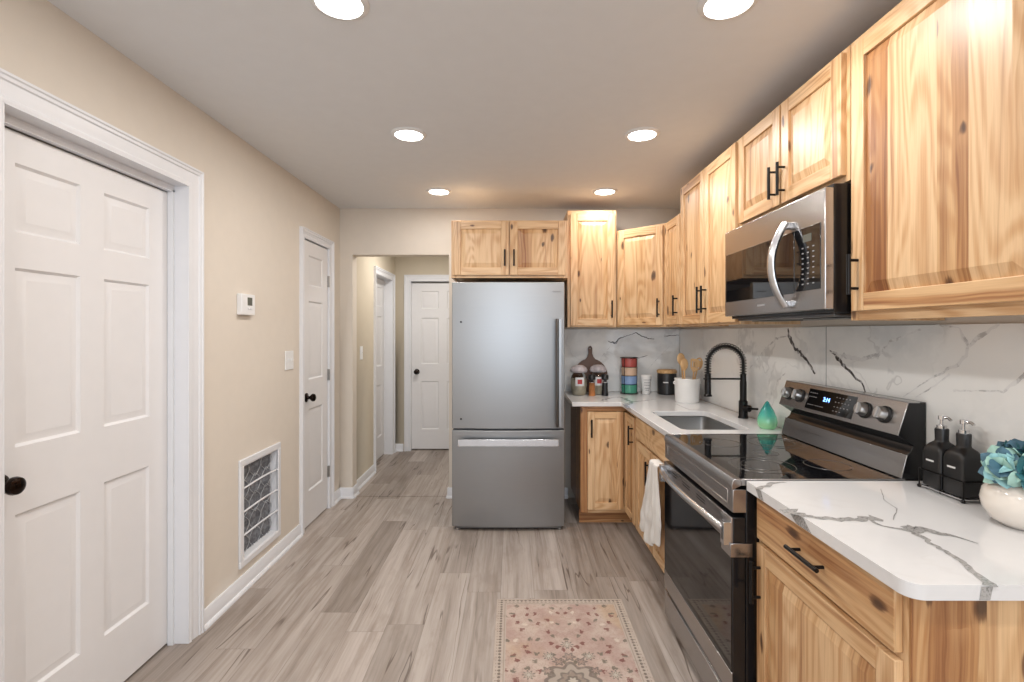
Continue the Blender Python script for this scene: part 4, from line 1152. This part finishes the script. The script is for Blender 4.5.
# ---------------------------------------------------------------- rug
RX0, RX1, RYa, RYb = -.085, .575, 1.405, 2.645
p = P(); n = 24; m_ = 36
rows_ = [[(-.33 + .66*i/n, -.62 + 1.24*j/m_, .0055 + .0008*mnoise.noise(Vector((i*.5, j*.5, 0)))) for i in range(n+1)] for j in range(m_+1)]
p.grid(rows_, smooth=True)
r = bmesh.ops.extrude_face_region(p.bm, geom=p.bm.faces[:]); bmesh.ops.translate(p.bm, vec=(0, 0, -.0048), verts=[q for q in r['geom'] if isinstance(q, bmesh.types.BMVert)])
bmesh.ops.recalc_face_normals(p.bm, faces=p.bm.faces[:])
rug = p.build('rug', 'rug', None); rug.location = ((RX0+RX1)/2, (RYa+RYb)/2, 0)
tag(rug, 'small faded pink Persian-style rug on the plank floor', 'rug')

# ---------------------------------------------------------------- near counter: bottles, caddy, vase
def soap_bottle(label, x, y, rz):
    t = thing('soap_bottle', label, 'bottle', (x, y, Z+.012), rz, 'black pump bottles in the wire caddy')
    p = P(); secs = [(0, .033, .033, .008), (.004, .0365, .0365, .009), (.108, .0365, .0365, .010), (.124, .034, .034, .012), (.137, .027, .027, .014), (.146, .019, .019, .0185), (.152, .0175, .0175, .0172), (.184, .0185, .0185, .0182), (.188, .017, .017, .0168)]
    lp = [[p.bm.verts.new((a, b, z)) for a, b in rrect(-w1, w1, -w2, w2, r, 5)] for z, w1, w2, r in secs]
    for A, B in zip(lp, lp[1:]):
        for k in range(len(A)): p.face([A[k], A[(k+1) % len(A)], B[(k+1) % len(A)], B[k]], smooth=True)
    p.face(lp[0][::-1]); p.face(lp[-1]); bmesh.ops.recalc_face_normals(p.bm, faces=p.bm.faces[:])
    b = p.build('bottle_body', 'blackplastic', t)
    p = P(); p.lathe([(.0135, .188), (.0135, .198), (.005, .200), (.005, .214), (.0095, .216), (.0095, .229), (0, .231)], seg=18)
    p.tube([(0, 0, .223), (.024, 0, .225), (.034, 0, .219)], .0045, seg=8); p.build('pump', 'chrome', t)
    p = P(); p.box(-.017, .012, -.0371, -.0364, .082, .0875); p.build('label_print', 'printwhite', b)
soap_bottle('black soap pump bottle in the wire caddy, the one nearer the range', 1.377, 1.599, -PI/2)
soap_bottle('black soap pump bottle in the wire caddy, the one nearer the white vase', 1.377, 1.521, -PI/2)
t = thing('bottle_caddy', 'black wire caddy with two black soap bottles on the near countertop', 'caddy', (1.379, 1.560, Z))
p = P()
x0, x1, y0, y1 = -.041, .041, -.080, .080
for z in (.009, .062): p.tube([(a, b, z) for a, b in rrect(x0, x1, y0, y1, .008, 3)], .0024, seg=6, closed=True, m=0 if z > .05 else 1)
for a, b in ((x0, y0), (x0, y1), (x1, y0), (x1, y1), (x0, 0), (x1, 0)): p.cyl((a, b, .004), (a, b, .064), .0024, seg=6)
for y in (-.06, 0, .06): p.cyl((x0, y, .009), (x1, y, .009), .0020, seg=6)
for x in (-.02, .02): p.cyl((x, y0, .009), (x, y1, .009), .0020, seg=6)
p.build('wire_frame', ['black', 'chrome'], t)
for a, b in ((x0, y0), (x0, y1), (x1, y0), (x1, y1)):
    p = P(); p.lathe([(0, 0), (.005, .001), (.0065, .005), (.005, .009), (0, .010)], (a, b, 0), seg=12); p.build('foot', 'black', t)
VX, VY = 1.339, 1.306
g = G('cream_glazed_ceramic'); M['vase'] = g.done((.74, .68, .61), .12); g.b.inputs['Coat Weight'].default_value = .6
t = thing('vase', 'squat round cream ceramic vase at the right edge of the near countertop', 'vase', (VX, VY, Z))
p = P(); p.lathe([(0, 0), (.050, 0), (.054, .003), (.078, .016), (.094, .040), (.099, .064), (.093, .090), (.074, .112), (.050, .122), (.042, .128), (.039, .126), (.046, .118), (.068, .106), (.085, .085), (.090, .062), (.070, .02), (0, .012)], seg=44, sx=.87, sy=.87); p.build('pot', 'vase', t)
for nm, c in (('leaf_teal', (.025, .13, .15)), ('leaf_slate', (.07, .16, .22)), ('leaf_mint', (.36, .58, .50)), ('leaf_pale', (.26, .50, .52))): M[nm] = plain(nm, c, .55, var=.25)
t = thing('artificial_flowers', 'cluster of teal and mint fabric petals standing in the cream vase', 'flowers', (VX, VY, Z+.10))
def blossom(c, R_, mats, n, axis, name='blossom'):
    p = P(); ax = Vector(axis).normalized(); q = Vector((0, 0, 1)).rotation_difference(ax)
    for i in range(n):
        t_ = (i+.5)/n; ph = i*2.39996; th_ = .15 + t_*1.75
        d_ = Vector((math.sin(th_)*math.cos(ph), math.sin(th_)*math.sin(ph), math.cos(th_)))
        L_ = R_*(.55 + .45*t_)*random.uniform(.85, 1.15); wd = R_*random.uniform(.32, .44)
        side = Vector((-math.sin(ph), math.cos(ph), 0)); nrm = d_.cross(side)
        tw_ = random.uniform(-.6, .6); side2 = (side*math.cos(tw_) + nrm*math.sin(tw_)).normalized()
        up_ = side2.cross(d_)
        base = Vector(c); rows2 = []
        for k in range(6):
            s_ = k/5; w3 = wd*math.sin(PI*min(1, (.12 + .88*s_)))**.8 if s_ < 1 else 0
            w3 = wd*(math.sin(PI*(s_*.86+.08)))*.9 if k < 5 else .0008
            bend = .18*R_*s_*s_
            ctr = d_*L_*(.15+.85*s_) + up_*bend
            rows2.append([base + q @ (ctr + side2*w3*e + up_*(abs(e)*w3*.35)) for e in (-1, -.5, 0, .5, 1)])
        p.grid(rows2, m=i % len(mats))
    return p.build(name, mats, t, world=True, auto=False)
Zf = Z + .150
blossom((VX-.012, VY+.00, Zf+.028), .078, ['leaf_teal', 'leaf_slate', 'leaf_slate'], 40, (0, -.2, 1))
blossom((VX-.062, VY-.01, Zf+.008), .062, ['leaf_mint', 'leaf_slate', 'leaf_pale'], 34, (-.8, -.5, .3))
blossom((VX-.030, VY-.055, Zf+.006), .064, ['leaf_pale', 'leaf_mint', 'leaf_teal'], 34, (-.3, -1, .3))
blossom((VX+.018, VY-.055, Zf+.014), .060, ['leaf_slate', 'leaf_teal', 'leaf_pale'], 34, (.4, -.8, .4))
p = P()
for k in range(5):
    a = k*1.256; p.tube([(VX+.010*math.cos(a), VY+.010*math.sin(a), Z+.02), (VX+.018*math.cos(a), VY+.018*math.sin(a), Z+.12), (VX+.03*math.cos(a), VY+.03*math.sin(a), Zf+.02)], .003, seg=6)
p.build('stems', 'leaf_teal', t, world=True)
